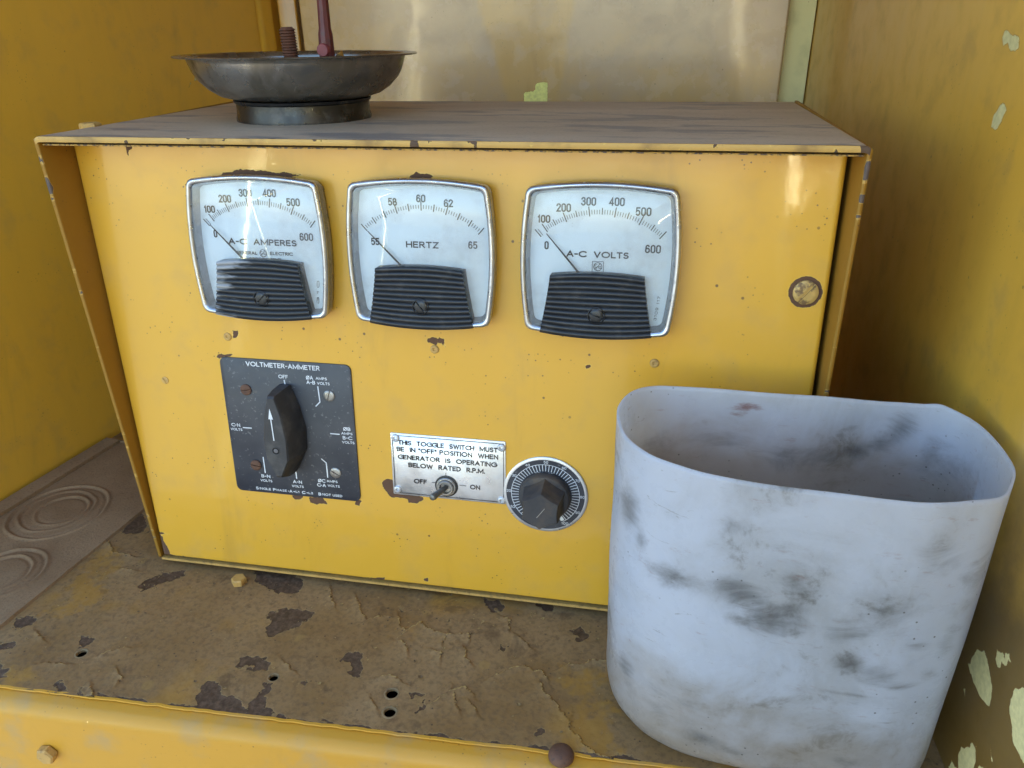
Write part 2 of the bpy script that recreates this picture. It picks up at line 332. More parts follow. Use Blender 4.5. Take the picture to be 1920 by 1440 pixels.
FLAKE=[[(224.6, -45.5), (228.4, -37.0), (236.2, -27.5), (241.5, -32.0), (250.3, -35.0), (260.9, -35.8), (274.2, -32.7), (274.6, -38.7)], [(297.6, -69.0), (309.4, -58.4), (318.8, -56.8), (323.5, -59.9), (328.5, -57.4), (332.3, -63.0)], [(342.8, -51.8), (347.2, -48.7), (355.5, -48.1), (359.8, -42.8), (367.0, -42.1), (371.2, -43.0)], [(263.0, -97.1), (272.7, -85.3), (280.9, -80.2), (286.7, -84.4)], [(275.9, -86.2), (278.8, -93.0), (281.9, -98.1)], [(330.3, -69.4), (332.9, -74.9), (340.8, -82.2), (350.1, -93.1)], [(181.3, -12.0), (187.5, -22.7), (193.4, -29.2)], [(156.6, -4.0), (162.1, -15.3), (166.3, -20.4)], [(195.4, -34.4), (199.2, -30.1), (203.6, -27.1), (211.5, -26.1)], [(227.0, -48.6), (232.1, -50.3), (235.1, -55.7)], [(253.9, -52.5), (258.0, -53.4), (259.2, -59.0)], [(273.5, -47.4), (275.9, -52.0), (275.5, -55.4), (279.4, -58.8)], [(295.8, -13.6), (298.7, -15.0), (300.3, -23.8)], [(310.0, -30.9), (315.9, -35.9)], [(218.5, -24.9), (222.7, -33.4), (228.0, -37.6)], [(257.8, -36.4), (256.8, -44.4)], [(224.2, -81.6), (230.7, -79.0), (237.2, -81.7)], [(287.8, -91.4), (293.3, -97.5)], [(225.6, -100.8), (229.5, -105.1)], [(352.6, -95.4), (352.3, -102.1), (359.2, -106.1), (363.0, -111.8)], [(364.1, -111.6), (370.8, -115.4), (375.5, -115.8)], [(-51.3, 18.8), (-39.0, 8.0), (-20.4, 6.4)], [(-5.0, -109.0), (6.3, -107.1)], [(26.4, -94.9), (30.7, -90.8), (39.2, -87.1)], [(47.5, -106.4), (54.6, -111.4), (54.1, -115.6)], [(157.3, -81.1), (162.3, -84.5)], [(39.6, -122.2), (44.3, -127.3)], [(-17.5, -9.8), (-9.0, -9.9)], [(-33.1, -84.3), (-26.3, -87.9)]]
YEL=[[(-84.3, -75.9), (-65.6, -76.5), (-60.8, -77.4), (-65.0, -96.9)], [(-47.1, -116.3), (-29.3, -113.2), (13.1, -126.7), (-28.9, -136.0)], [(341.8, -53.6), (371.4, -45.3), (376.9, -83.0), (393.7, -117.5), (359.4, -127.1), (342.0, -106.5), (350.6, -87.6)], [(-55.2, -22.1), (-59.4, 20.8), (-25.2, 1.0), (-14.0, -37.7), (-17.8, -69.6), (-38.7, -68.1)], [(228.4, -37.0), (236.2, -27.5), (245.5, -36.7), (235.8, -43.6)]]
CHIP=[[(41.3, 316.5), (46.1, 316.1), (46.0, 312.4), (43.1, 310.7), (42.7, 305.3), (41.8, 309.0), (41.5, 312.3)], [(99.8, 191.5), (104.3, 191.8), (104.3, 188.5), (101.4, 186.9), (99.8, 188.0)], [(247.6, 194.8), (251.6, 194.1), (253.0, 189.2), (250.6, 190.7), (247.4, 191.4)], [(240.2, 194.4), (243.9, 195.5), (247.6, 194.6), (247.4, 190.8), (243.8, 191.5), (241.0, 190.7)], [(233.1, 297.0), (237.6, 300.6), (241.7, 299.1), (250.2, 298.9), (245.0, 296.8), (233.9, 295.8)], [(132.0, 66.8), (141.5, 67.3), (138.4, 62.1), (133.1, 62.3)], [(144.1, 67.0), (155.7, 67.1), (159.9, 61.7), (149.9, 61.2), (145.2, 61.8)], [(181.1, 66.9), (186.3, 67.5), (184.5, 63.4), (181.4, 63.8)], [(202.4, 83.3), (206.3, 86.6), (211.3, 86.8), (212.3, 77.8), (218.8, 76.8), (225.8, 76.5), (232.7, 75.5), (232.1, 72.0), (226.5, 69.6), (222.0, 69.9), (221.1, 72.5), (214.5, 71.8), (207.6, 73.8), (204.1, 78.4)], [(230.4, 6.8), (234.3, 7.3), (234.8, 3.4), (232.4, 4.2)], [(184.4, 1.8), (190.8, 2.0), (201.5, 3.1), (199.2, 0.5), (190.6, -0.4)], [(-1.5, 22.1), (13.6, 21.4), (22.7, 20.0), (12.0, 18.8), (-2.4, 17.1)], [(14.6, 20.3), (18.6, 11.0), (19.9, 2.3), (32.3, 0.8), (10.5, -2.8)], [(345.4, 183.2), (347.8, 183.0), (347.9, 180.4), (345.8, 180.6)], [(107.1, 297.9), (129.7, 300.4), (144.2, 299.0), (162.1, 297.7), (162.0, 296.1), (106.7, 295.0)], [(86.3, 173.5), (99.7, 174.8), (95.3, 172.1), (86.4, 171.0)]]
WCHIP=[[(221.7, 371.8), (214.9, 373.8), (200.9, 370.9), (191.7, 366.8), (196.5, 363.7), (205.3, 363.8), (208.0, 366.4), (216.4, 367.0)], [(281.5, 364.3), (278.6, 366.2), (271.9, 364.1), (275.6, 363.0)], [(207.4, 326.9), (203.9, 332.0), (203.8, 335.7), (199.5, 338.1), (194.0, 336.6), (190.8, 333.3), (193.7, 330.8), (192.4, 326.8), (198.9, 324.1), (205.4, 324.8)], [(67.3, 74.1), (57.0, 80.5), (41.4, 68.7), (39.2, 52.2), (54.6, 30.4), (68.4, 39.6), (69.0, 58.9)], [(52.7, 86.6), (37.0, 100.2), (34.4, 96.0), (45.2, 83.2)], [(28.4, 86.4), (9.6, 109.8), (-16.7, 66.7), (14.0, 63.2), (26.7, 73.9)], [(67.0, 11.7), (27.3, 54.6), (12.1, 50.5), (15.4, 14.7), (47.9, -30.8)]]

# ---------------------------------------------------------------- materials
M_panel = paint('panel paint', rough=.30, peel=.13, chip='chip', dust=.14, speck=.95, coat=.5)
M_hood_shaded = paint('shaded hood paint', base=(.31, .15, .009), chipcol=(.075,.055,.045), rough=.6, peel=.3, chip='chip', dust=.12, dustcol=(.2,.11,.03), speck=.8, coat=0., edge=(.8,.52,.14))  # darker than the panel paint: cheek shade put into the colour
M_wall = paint('compartment paint', base=(.80, .455, .045), rough=.3, peel=.12, chip='chip', chipcol=(.38, .36, .19), dust=.22, dustcol=(.36, .25, .10), vstreak=.05, coat=.5, speck=.4, edge=(.3, .16, .03))
M_rwall = paint('right wall paint', base=(.74, .42, .055), rough=.34, peel=.12, chip='chip', chipcol=(.44, .39, .18), dust=.3, dustcol=(.30, .21, .09), vstreak=.06, coat=.4, speck=.5, edge=(.3, .16, .03), painted_light=True)
M_back = paint('back panel paint', base=(.64, .43, .17), rough=.2, peel=.12, chip='chip', chipcol=(.62, .62, .2), dust=.22, dustcol=(.62, .54, .46), vstreak=.05, coat=.45, speck=.5, edge=(.3, .16, .03), painted_light=(.50, .385, .27))
M_post = paint('post paint', base=(.66, .34, .035), rough=.35, peel=.3, dust=.4, vstreak=.3)
M_pale = paint('primer green', base=(.76, .70, .34), rough=.5, peel=.1, dust=.25, dustcol=(.3, .3, .14), speck=.6, coat=0, chipcol=(.1,.1,.05))
M_rail = paint('rail paint', base=(.60, .30, .022), rough=.5, peel=.4, coat=.1, dust=.55, dustcol=(.40, .28, .13), speck=.8)
M_bolt_y = simple('painted bolt', (.52, .31, .085), .55, dirt=(.14, .08, .045), dirtamt=.5, dscale=300)
M_black = simple('black phenolic', (.018, .019, .021), .38, dirt=(.09, .08, .07), dirtamt=.35, dscale=120, coat=.0)
s = NT('black cover with sheen')
a1 = s.noise(60, 5, .6, stretch=(.35, 1, 2.2)); pos_ = s.n('ShaderNodeSeparateXYZ'); s.lk(s.co, pos_.inputs[0])
lf = s.ramp(pos_.outputs[0], .010, -.034, 0, .22); tp = s.ramp(pos_.outputs[2], -.013, -.008, 0, .16)  # reflection at the left and top painted in as pale grey
mk = s.ramp(s.math('ADD', s.math('ADD', a1, lf), tp), .66, .78)
M_blacksheen = s.done(s.bsdf(s.mix(mk, (.018, .019, .021), (.30, .31, .32)), .4))
M_knob = simple('worn black knob', (.034, .034, .037), .55, dirt=(.10, .095, .085), dirtamt=.5, dscale=60, bump=.25)
M_knob_d = simple('dusty knob', (.040, .038, .040), .6, dirt=(.13, .09, .055), dirtamt=.6, dscale=50, dlo=.45, dhi=.7, bump=.25)
M_rubber = simple('black rubber', (.008, .008, .009), .33, dirt=(.12, .11, .10), dirtamt=.4, dscale=70, dlo=.55, bump=.3)
M_chrome = simple('worn silver trim', (.55, .57, .60), .3, metal=.9, dirt=(.22, .20, .18), dirtamt=.5, dscale=150, dlo=.55, bump=.1)
M_case = simple('smoky plastic case', (.10, .10, .11), .2, coat=.5, var=.2)
M_alu = simple('brushed aluminium', (.66, .67, .69), .34, metal=.75, dirt=(.40, .40, .40), dirtamt=.35, dscale=60)
M_steel = simple('dull steel', (.36, .35, .33), .42, metal=.85, dirt=(.12, .07, .045), dirtamt=.6, dscale=250)
M_rusty = simple('rusty screw', (.15, .075, .045), .7, metal=.3, dirt=(.05, .03, .025), dirtamt=.7, dscale=300, bump=.6)
M_rivet = simple('rivet grey', (.62, .63, .64), .35, metal=.5, dirt=(.2, .19, .17), dirtamt=.4, dscale=300)
M_rust = simple('deep rust', (.12, .045, .022), .85, dirt=(.05, .022, .014), dirtamt=.8, dscale=350, bump=.7, bdist=.0006)
M_red = simple('old red paint', (.095, .012, .012), .6, dirt=(.05, .022, .02), dirtamt=.7, dscale=160, bump=.3, coat=.2)
M_brass = simple('tarnished brass', (.45, .33, .14), .35, metal=.9, dirt=(.12, .10, .06), dirtamt=.5, dscale=300)
M_ink = simple('black ink', (.02, .022, .026), .6, var=.3)
M_white = simple('white print', (.72, .74, .76), .5, var=.1)
M_brown = simple('brown etched ink', (.035, .022, .018), .55, var=.3)
M_dark = simple('dark void', (.006, .005, .004), .9)
M_ground = simple('gravel yard', (.14, .125, .105), .9, scale=3, bump=.6, bdist=.01)

s = NT('dial card')
c = s.mix(s.ramp(s.noise(55, 5, .6), .45, .75), (.78, .86, .92), (.66, .72, .77))
sp = s.ramp(s.voro(330), .10, .06); c = s.mix(s.math('MULTIPLY', sp, s.math('MULTIPLY', s.ramp(s.noise(60, 2), .5, .6), .5)), c, (.3, .3, .3))
M_card = s.done(s.bsdf(c, .5))
s = NT('clear cover')
tr = s.n('ShaderNodeBsdfTransparent'); gl = s.n('ShaderNodeBsdfGlossy'); gl.inputs['Roughness'].default_value = .03
gl.inputs['Color'].default_value = (1, 1, 1, 1); tr.inputs['Color'].default_value = (.95, .965, .97, 1)
s.lk(s.bump(s.noise(25, 2), .15, .001), gl.inputs['Normal'])
fr = s.n('ShaderNodeFresnel'); fr.inputs['IOR'].default_value = 1.45
hz = s.n('ShaderNodeBsdfDiffuse'); hz.inputs['Color'].default_value = (.8, .82, .85, 1)
mh = s.n('ShaderNodeMixShader'); s.lk(s.ramp(s.noise(40, 5), .45, .8, .0, .10), mh.inputs[0]); s.lk(tr.outputs[0], mh.inputs[1]); s.lk(hz.outputs[0], mh.inputs[2])
mx = s.n('ShaderNodeMixShader'); s.lk(fr.outputs[0], mx.inputs[0]); s.lk(mh.outputs[0], mx.inputs[1]); s.lk(gl.outputs[0], mx.inputs[2])
M_glass = s.done(mx)
# switch plate: faded black anodised
s = NT('switch plate black')
c = s.mix(s.ramp(s.noise(30, 5), .3, .75), (.020, .024, .036), (.052, .055, .065))
c = s.mix(s.math('MULTIPLY', s.ramp(s.noise(420, 3), .62, .7), .5), c, (.2, .2, .2))
M_splate = s.done(s.bsdf(c, .42, 0, s.bump(s.noise(700, 2), .1, .0002)))
# bowl steel
s = NT('stained stainless')
n1 = s.noise(22, 5, .6, 1.0); n2 = s.noise(34, 4, .6)
c = s.mix(s.ramp(n1, .35, .65), (.38, .365, .34), (.22, .20, .165))
c = s.mix(s.ramp(n2, .62, .74), c, (.09, .08, .07))
scr = s.noise(160, 3, .7, 1.5, stretch=(1, 1, .35)); c = s.mix(s.math('MULTIPLY', s.ramp(scr, .66, .70), .4), c, (.6, .55, .45))
M_bowl = s.done(s.bsdf(c, s.ramp(n2, .4, .7, .20, .38), .9, s.bump(n2, .12, .001)))
# dusty top of the hood
s = NT('dusty hood top')
a = s.noise(9, 6, .6, .6, stretch=(.5, 1.6, 1)); b = s.noise(26, 6, .65, stretch=(.45, 1.8, 1)); f = s.noise(420, 4)
c = s.mix(s.ramp(a, .35, .65), (.42, .31, .205), (.51, .395, .275))
c = s.mix(s.math('MULTIPLY', s.ramp(b, .52, .62), .75), c, (.19, .17, .155))
c = s.mix(s.math('MULTIPLY', s.ramp(b, .36, .28), .55), c, (.36, .27, .16))
c = s.mix(s.math('MULTIPLY', s.ramp(f, .55, .7), .3), c, (.07, .055, .045))
d = s.math('ADD', s.attr('chip'), s.math('MULTIPLY', s.math('SUBTRACT', s.noise(500, 3), .5), 3))
c = s.mix(s.ramp(d, 0, .2), c, (.055, .038, .028))
M_top = s.done(s.bsdf(c, .5, 0, s.bump(f, .35, .0006), 0, .1, .5))
# deck: dust over peeling yellow paint over rust primer
s = NT('dusty peeling deck')
n1 = s.noise(11, 5, .6); n2 = s.noise(55, 6, .65); n3 = s.noise(330, 5, .6)
dustc = s.mix(s.ramp(n1, .35, .65), (.245, .137, .045), (.305, .187, .078))
dustc = s.mix(s.math('MULTIPLY', s.ramp(n3, .42, .7), .45), dustc, (.11, .065, .032))
yc = s.mix(n2, (.46, .235, .028), (.33, .165, .026))
dv = s.math('ADD', s.attr('clean'), s.math('MULTIPLY', s.math('SUBTRACT', n2, .5), .9))
c = s.mix(s.ramp(dv, .15, 1.0, 0, .72), dustc, yc)
spot = s.ramp(s.voro(33), .16, .10); c = s.mix(s.math('MULTIPLY', s.math('MULTIPLY', spot, s.ramp(s.noise(18, 1), .5, .55)), .45), c, (.36, .22, .06))
stain = s.ramp(s.noise(21, 6, .7, .7), .56, .70); c = s.mix(s.math('MULTIPLY', stain, .6), c, (.10, .052, .022)); st2 = s.ramp(s.noise(90, 5, .7), .58, .68); c = s.mix(s.math('MULTIPLY', st2, .45), c, (.09, .05, .025))
c = s.mix(s.math('MULTIPLY', s.ramp(s.voro(170), .14, .08), s.math('MULTIPLY', s.ramp(s.noise(28, 2), .5, .6), .8)), c, (.05, .028, .02))
d = s.math('ADD', s.attr('rust'), s.math('MULTIPLY', s.math('SUBTRACT', s.noise(260, 5, .7), .5), 5.0))
m = s.ramp(d, 0, .35)
ed = s.math('MULTIPLY', s.ramp(d, -.9, -.1), s.math('SUBTRACT', 1, m))
c = s.mix(s.math('MULTIPLY', ed, .3), c, (.42, .30, .12))
fe = s.attr('edge'); c = s.mix(s.ramp(fe, .35, .9, 0, .75), c, (.50, .34, .12))
fd = s.attr('gap'); c = s.mix(s.ramp(fd, .45, .9, 0, .85), c, (.035, .02, .012))
rc = s.mix(s.ramp(n3, .35, .7), (.070, .038, .018), (.14, .085, .048)); c = s.mix(m, c, rc)
nb = s.bump(s.math('SUBTRACT', 1, m), .9, .0006)
nn = s.bump(s.math('ADD', s.math('MULTIPLY', n3, .35), s.math('MULTIPLY', n2, .5)), .4, .0012, nb)
M_deck = s.done(s.bsdf(c, s.ramp(n2, .3, .7, .55, .8), 0, nn, 0, .1, .4))
# left ledge
s = NT('thick brown dust')
n1 = s.noise(18, 5); n3 = s.noise(500, 4, .6)
c = s.mix(s.ramp(n1, .3, .7), (.235, .140, .068), (.31, .20, .105)); c = s.mix(s.math('MULTIPLY', s.ramp(n3, .5, .7), .4), c, (.10, .062, .036))
M_ledge = s.done(s.bsdf(c, .8, 0, s.bump(n3, .4, .0008), 0, .1, .3))
# milky plastic
s = NT('milky plastic')
a1 = s.noise(14, 6, .62, .5); a2 = s.noise(55, 6, .7, .4); a3 = s.noise(500, 3)
c = s.mix(s.ramp(a1, .40, .70), (.76, .80, .875), (.63, .65, .68))
st = s.math('MULTIPLY', s.ramp(a2, .50, .66), s.ramp(a1, .48, .62))
c = s.mix(s.math('MULTIPLY', st, .55), c, (.20, .18, .15))
wm = s.math('ADD', s.attr('painted_light'), s.math('MULTIPLY', s.math('SUBTRACT', a1, .5), 1.6))
c = s.mix(s.ramp(wm, .2, 1.3, 0, .62), c, (.44, .34, .22))  # warm light through the plastic, painted in as brown
a4 = s.noise(30, 6, .68, 1.4, stretch=(.7, 1, 1.3))
sm = s.math('ADD', s.math('MULTIPLY', s.attr('smudge'), 1.15), s.math('MULTIPLY', s.math('SUBTRACT', a4, .5), 2.8))
c = s.mix(s.math('MULTIPLY', s.ramp(sm, .0, 1.7, 0, .80), s.ramp(s.attr('smudge'), 0, .25)), c, (.13, .12, .105))
rr = s.math('ADD', s.attr('redmark'), s.math('MULTIPLY', s.math('SUBTRACT', s.noise(200, 5, .7, stretch=(.3, 1, 1)), .5), 2.2))
c = s.mix(s.ramp(rr, .2, .9, 0, .7), c, (.32, .09, .03))
sc = s.noise(120, 4, .7, 1.2, stretch=(.12, 1, 1.6)); c = s.mix(s.math('MULTIPLY', s.ramp(sc, .63, .70), s.ramp(s.noise(16, 2), .45, .6, 0, .45)), c, (.25, .23, .20))
spk = s.math('MULTIPLY', s.ramp(s.voro(190), .13, .07), s.ramp(s.noise(22, 2), .52, .62, 0, .7)); c = s.mix(spk, c, (.10, .09, .075))
pb = s.bsdf(c, s.ramp(a2, .3, .7, .20, .40), 0, s.bump(s.math('ADD', a2, s.math('MULTIPLY', a3, .35)), .22, .0012), .15, .2)
tl = s.n('ShaderNodeBsdfTranslucent'); s.lk(c, tl.inputs['Color'])
mx = s.n('ShaderNodeMixShader'); mx.inputs[0].default_value = .6; s.lk(pb.outputs[0], mx.inputs[1]); s.lk(tl.outputs[0], mx.inputs[2])
M_milk = s.done(mx)

# ---------------------------------------------------------------- setting
M_deck_rim = simple('paint around the holes', (.25, .17, .08), .7, dirt=(.08, .05, .03), dirtamt=.7, dscale=200)
bm = bmesh.new(); box(bm, -30, 30, -30, 30, -1.3, -1.2); tag(obj('ground', bm, M_ground), kind='structure')
# deck
def yedge(x): return -132+(x+21)*.0352
HOLES = [(11.7, -96.5, 3.6), (153.9, -93.8, 3.2), (236.1, -93.1, 4.1), (239.6, -107.5, 3.9)]
flk = {}
def flake_fields(U, V):
    k = U.shape
    if k in flk: return flk[k]
    hgt = np.zeros(U.shape); edge = np.zeros(U.shape); gap = np.zeros(U.shape)
    jx = U+(fbm(U, V, .35, 3, 51)-.5)*3.2; jy = V+(fbm(U, V, .35, 3, 77)-.5)*3.2
    for P in FLAKE:
        m = (U > min(p[0] for p in P)-16) & (U < max(p[0] for p in P)+16) & (V > min(p[1] for p in P)-16) & (V < max(p[1] for p in P)+16)
        if not m.any(): continue
        x, y = jx[m], jy[m]; best = np.full(x.shape, 1e9); sd = np.zeros(x.shape)
        for a, b in zip(P, P[1:]):
            dd, side = segdist(x, y, a, b); u_ = dd < best; best = np.where(u_, dd, best); sd = np.where(u_, side, sd)
        raised = (sd > 0)
        h = np.where(raised, np.exp(-best/4.5)*1.0, 0)
        hgt[m] = np.maximum(hgt[m], h)
        edge[m] = np.maximum(edge[m], np.where(raised, np.clip(1.5-best/.75, 0, 1), 0))
        gap[m] = np.maximum(gap[m], np.where(~raised, np.clip(1.45-best/.55, 0, 1), 0))
    flk[k] = (hgt, edge, gap); return flk[k]
def rustf(U, V):
    d = allsd(U, V, RUST, 2.2)
    ye = V-yedge(U)
    band = 2.2-ye+(fbm(U, V, .08, 4, 5)-.5)*9          # worn strip along the front edge
    band = np.where(U > 40, band, -9)
    return np.clip(np.maximum(d, band), -12, 12)
def cleanf(U, V):
    d = np.clip(allsd(U, V, YEL, 9.)/22+.25+(fbm(U, V, .05, 5, 91)-.5)*1.2, 0, .95)*(U*0+1)
    return np.clip(np.maximum(d, (fbm(U, V, .02, 4, 9)-.56)*3+np.clip((U-250)/500, 0, .3)), 0, 1)
def deckz(U, V):
    h, e, g = flake_fields(U, V); r = rustf(U, V)
    z = DZ+h*1.5-np.clip(r*.5, 0, 1)*.28+(fbm(U, V, .05, 4, 3)-.5)*.9+(fbm(U, V, .35, 3, 13)-.5)*.22
    vv = np.clip(V, 0, 1e9)
    return U*MM, np.where(V <= -999, 0, np.maximum(V, yedge(U)))*MM, z*MM
us = np.concatenate([np.arange(-230, -66, 4.), np.arange(-66, 400, .8), np.arange(400, 572, 5.)])
vv_ = np.concatenate([np.arange(-137, 22, .8), np.arange(22, 620, 8.)])
def keep(U, V):
    k = (V > yedge(U)-.9)
    for hx, hy, hr in HOLES: k &= np.hypot(U-hx, V-hy) > hr+.2
    return k
me = grid(us, vv_, deckz, {'rust': rustf, 'clean': cleanf, 'edge': lambda U, V: flake_fields(U, V)[1], 'gap': lambda U, V: flake_fields(U, V)[2]}, keep)
deck = tag(obj('deck', me, M_deck, smooth=60), kind='structure')
for hx, hy, hr in HOLES:
    bm = bmesh.new(); lathe(bm, [(hr+1.5, -.15), (hr+.9, .18), (hr+.1, .1), (hr-.25, -.3), (hr-.25, -2.2), (hr+1, -2.3)], 28)
    bmesh.ops.scale(bm, verts=bm.verts, vec=(MM, MM, MM))
    obj('hole_rim', bm, M_deck_rim, deck, (hx*MM, hy*MM, (DZ)*MM))
bm = bmesh.new(); box(bm, -.23, .57, -.127, .45, -.09, -.06); obj('underside', bm, M_dark, deck)
# front rail: rolled edge of the machine frame under the deck sheet
bm = bmesh.new()
prof = []
for x in np.arange(-230, 640, 6.):
    y0 = yedge(x); wv = (fbm(np.array([x]), np.array([3.]), .03, 3, 31)[0]-.5)*1.0
    L = [(y0+8, DZ-2.2), (y0-.5+wv*.3, DZ-2.0)]
    r = 9.
    for k in range(9):
        a = R(90)-R(84)*k/8
        L.append((y0-4-math.cos(R(90)-a)*0-r*math.cos(a), DZ-2.6-r+r*math.sin(a)+wv*.4))
    L.append((y0-4-r-.5, DZ-110))
    prof.append([(x*MM, yy*MM, zz*MM) for yy, zz in L])
loft(bm, prof, False, False, closed=False)
rail = tag(obj('front_rail', bm, M_rail), kind='structure')
# thin bare edge of the deck sheet
bm = bmesh.new(); prof = []
for x in np.arange(-230, 575, 1.5):
    A = np.array([x]); y0 = yedge(x)-(fbm(A, A*0+1, .12, 4, 61)[0]-.3)*1.6; zt = DZ+.25+(fbm(A, A*0+2, .2, 3, 62)[0]-.5)*.5
    prof.append([(x*MM, (y0+1.6)*MM, zt*MM), (x*MM, y0*MM, (zt-.1)*MM), (x*MM, (y0-.25)*MM, (DZ-.7)*MM), (x*MM, (y0+.6)*MM, (DZ-1.6)*MM)])
loft(bm, prof, False, False, closed=False); obj('sheet_edge', bm, M_rail, deck)
def hexbolt(name, r, h, mat, parent, loc, rot=(0, 0, 0), spin=0., washer=0., tw=0.):
    bm = bmesh.new()
    def ring(rr, hh): return [Vector((rr*math.cos(R(60)*i+spin), rr*math.sin(R(60)*i+spin), hh)) for i in range(6)]
    loft(bm, [ring(r*.98, 0), ring(r, h*.12), ring(r, h*.78), ring(r*.86, h)])
    if washer: lathe(bm, [(washer, -.0002), (washer, tw), (washer*.9, tw*1.15), (r*.5, tw*1.15)], 32)
    return obj(name, bm, mat, parent, loc, rot, smooth=25)
hexbolt('bolt', .0058, .0052, M_bolt_y, deck, (.0838, -.0100, (DZ+.3)*MM), spin=.3)
bm = bmesh.new(); lathe(bm, [(7.6, -.2), (7.6, 1.6), (7.0, 3.0), (5.6, 4.4), (3.4, 5.2), (1.5, 5.5), (.0001, 5.5)], 26); bmesh.ops.scale(bm, verts=bm.verts, vec=(MM,)*3)
obj('bolt', bm, M_rusty, deck, (.3499, -.1208, DZ*MM))
hexbolt('bolt', .0066, .0052, M_bolt_y, rail, (.0135, -.1446, -.049), (R(90), 0, 0), spin=.2)
# loose paint flakes and grit lying on the deck
rng = np.random.RandomState(11); fv = []; ff = []
for k in range(420):
    x, y = rng.uniform(-60, 470), rng.uniform(-112, 6)
    if rng.rand() < .45: x, y = rng.uniform(-50, 380), rng.uniform(-28, -4)
    if y < yedge(x)+4: continue
    r_ = rng.choice([.35, .5, .8, 1.4], p=[.5, .3, .15, .05])*rng.uniform(.7, 1.3); a0 = rng.rand()*6.3; n_ = rng.randint(4, 7); b0 = len(fv); cu = rng.uniform(.1, .5)*r_
    for i in range(n_):
        a = a0+6.283*i/n_; q = r_*rng.uniform(.6, 1.25); fv.append(((x+q*math.cos(a))*MM, (y+q*math.sin(a)*.8)*MM, (DZ+1.0+cu*(math.cos(a)**2)+rng.rand()*.15)*MM))
    fv.append((x*MM, y*MM, (DZ+1.0)*MM)); 
    for i in range(n_): ff.append((b0+i, b0+(i+1) % n_, b0+n_))
me = bpy.data.meshes.new('flakes'); me.from_pydata(fv, [], ff)
fl = obj('paint_flakes', me, simple('loose flakes', (.40, .27, .10), .7, dirt=(.12, .07, .035), dirtamt=.9, dscale=60, dlo=.4, dhi=.55), smooth=0)
md = fl.modifiers.new('thickness', 'SOLIDIFY'); md.thickness = .00018; tag(fl, kind='stuff')
# ledge with embossed rings on the left
led = empty('cover_plate', (0, 0, 0)); tag(led, 'dust covered brown plate with embossed rings at the left of the deck', 'cover plate')
RINGS = [(-124., 50., 41., 1.5, 1.), (-126., 51., 31., 1.4, .9), (-122., 52., 22., 1.3, 1.), (-106., -32., 30., 1.4, 1.), (-108., -33., 22., 1.3, 1.), (-64., 124., 26., 1.4, .9), (-64., 124., 17., 1.2, .8)]
def ledx(V): return -55.5-(V-0)*(-.0867)        # right edge x at depth V
def ledfn(U, V):
    x1 = -55.6+V*.0867; x0 = -176.5+V*.149
    x = x0+(x1-x0)*U; z = np.full(U.shape, DZ+2.2)
    for cx, cy, rr, wd, am in RINGS:
        ang = np.arctan2(V-cy, x-cx); rad = np.hypot(x-cx, V-cy)+(vnoise(ang*3+cx, ang*0+2, 3)-.5)*1.2
        part = np.clip(.25+1.3*vnoise(ang*1.1+cx*.3, ang*0+rr*.1, 8), .15, 1)
        z = z+am*1.15*part*(np.exp(-((rad-rr)/wd)**2)-.8*np.exp(-((rad-rr+2.6)/1.2)**2))
    z = z+(fbm(x, V, .05, 4, 21)-.5)*.7
    e = np.minimum(U*(x1-x0), (1-U)*(x1-x0)); z = z-np.where(e < .4, 2.6, 0)*np.where(U > .5, 1, 0)
    return x*MM, V*MM, z*MM
me = grid(np.linspace(0, 1, 130), np.arange(-88, 172, 1.1), ledfn, {})
obj('plate', me, M_ledge, led, smooth=60)
bm = bmesh.new(); prof = []
for V in np.arange(-88, 176, 6.):
    x0 = -176.5+V*.149; q = (x0-13, x0+2.2)
    prof.append([(q[0]*MM, V*MM, (DZ-1)*MM), (q[0]*MM, V*MM, (DZ+6.4)*MM), ((q[0]+1.4)*MM, V*MM, (DZ+7.4)*MM), ((q[1]-1.6)*MM, V*MM, (DZ+6.6)*MM), (q[1]*MM, V*MM, (DZ+5.6)*MM), (q[1]*MM, V*MM, (DZ+1)*MM)])
loft(bm, prof, closed=False); bmesh.ops.holes_fill(bm, edges=[e for e in bm.edges if e.is_boundary], sides=8); obj('lip', bm, M_ledge, led)
bm = bmesh.new(); box(bm, -.151, -.0405, .171, .1735, -.0115, -.0060, .0006); obj('rear_edge', bm, M_ledge, led)

# walls of the compartment
NOCHIP = lambda U, V: U*0-9.
ZT = 640.
def wall(name, pts, mat, zb=-320., chip=NOCHIP, step=5., painted_light=NOCHIP):
    """pts: plan polyline (x, y) mm; one sheet"""
    P = [Vector(p) for p in pts]; cum = [0.]
    for a, b in zip(P, P[1:]): cum.append(cum[-1]+(b-a).length)
    us = []
    for a, b in zip(cum, cum[1:]): us += list(np.linspace(a, b, max(2, int((b-a)/step)+1)))[:-1]
    us.append(cum[-1]); us = np.array(us)
    def fn(U, V):
        x = np.interp(U, cum, [p.x for p in P]); y = np.interp(U, cum, [p.y for p in P])
        wob = (fbm(U, V, .008, 3, 17)-.5)*2.0
        return (x+wob*.3)*MM, (y+wob*.3)*MM, V*MM
    me = grid(us, np.arange(zb, ZT, step), fn, {'chip': chip, 'painted_light': painted_light})
    return tag(obj(name, me, mat, smooth=40), kind='structure')
wall('left_wall', [(-206, -60), (-193.5, 0), (-186.5, 50.4), (-167.8, 177.2), (-114.6, 531), (-116.5, 533.5), (-112.5, 538), (-108.5, 562), (-112, 566), (-112, 600)], M_wall,
     chip=lambda U, V: np.maximum(polysd(U-61.3+190.5-190.5, V, [(395, 318), (399, 326), (403, 330), (398, 318)]), polysd(U-61.3+190.5-190.5, V, [(405, 326), (416, 338), (420, 340), (410, 326)])))
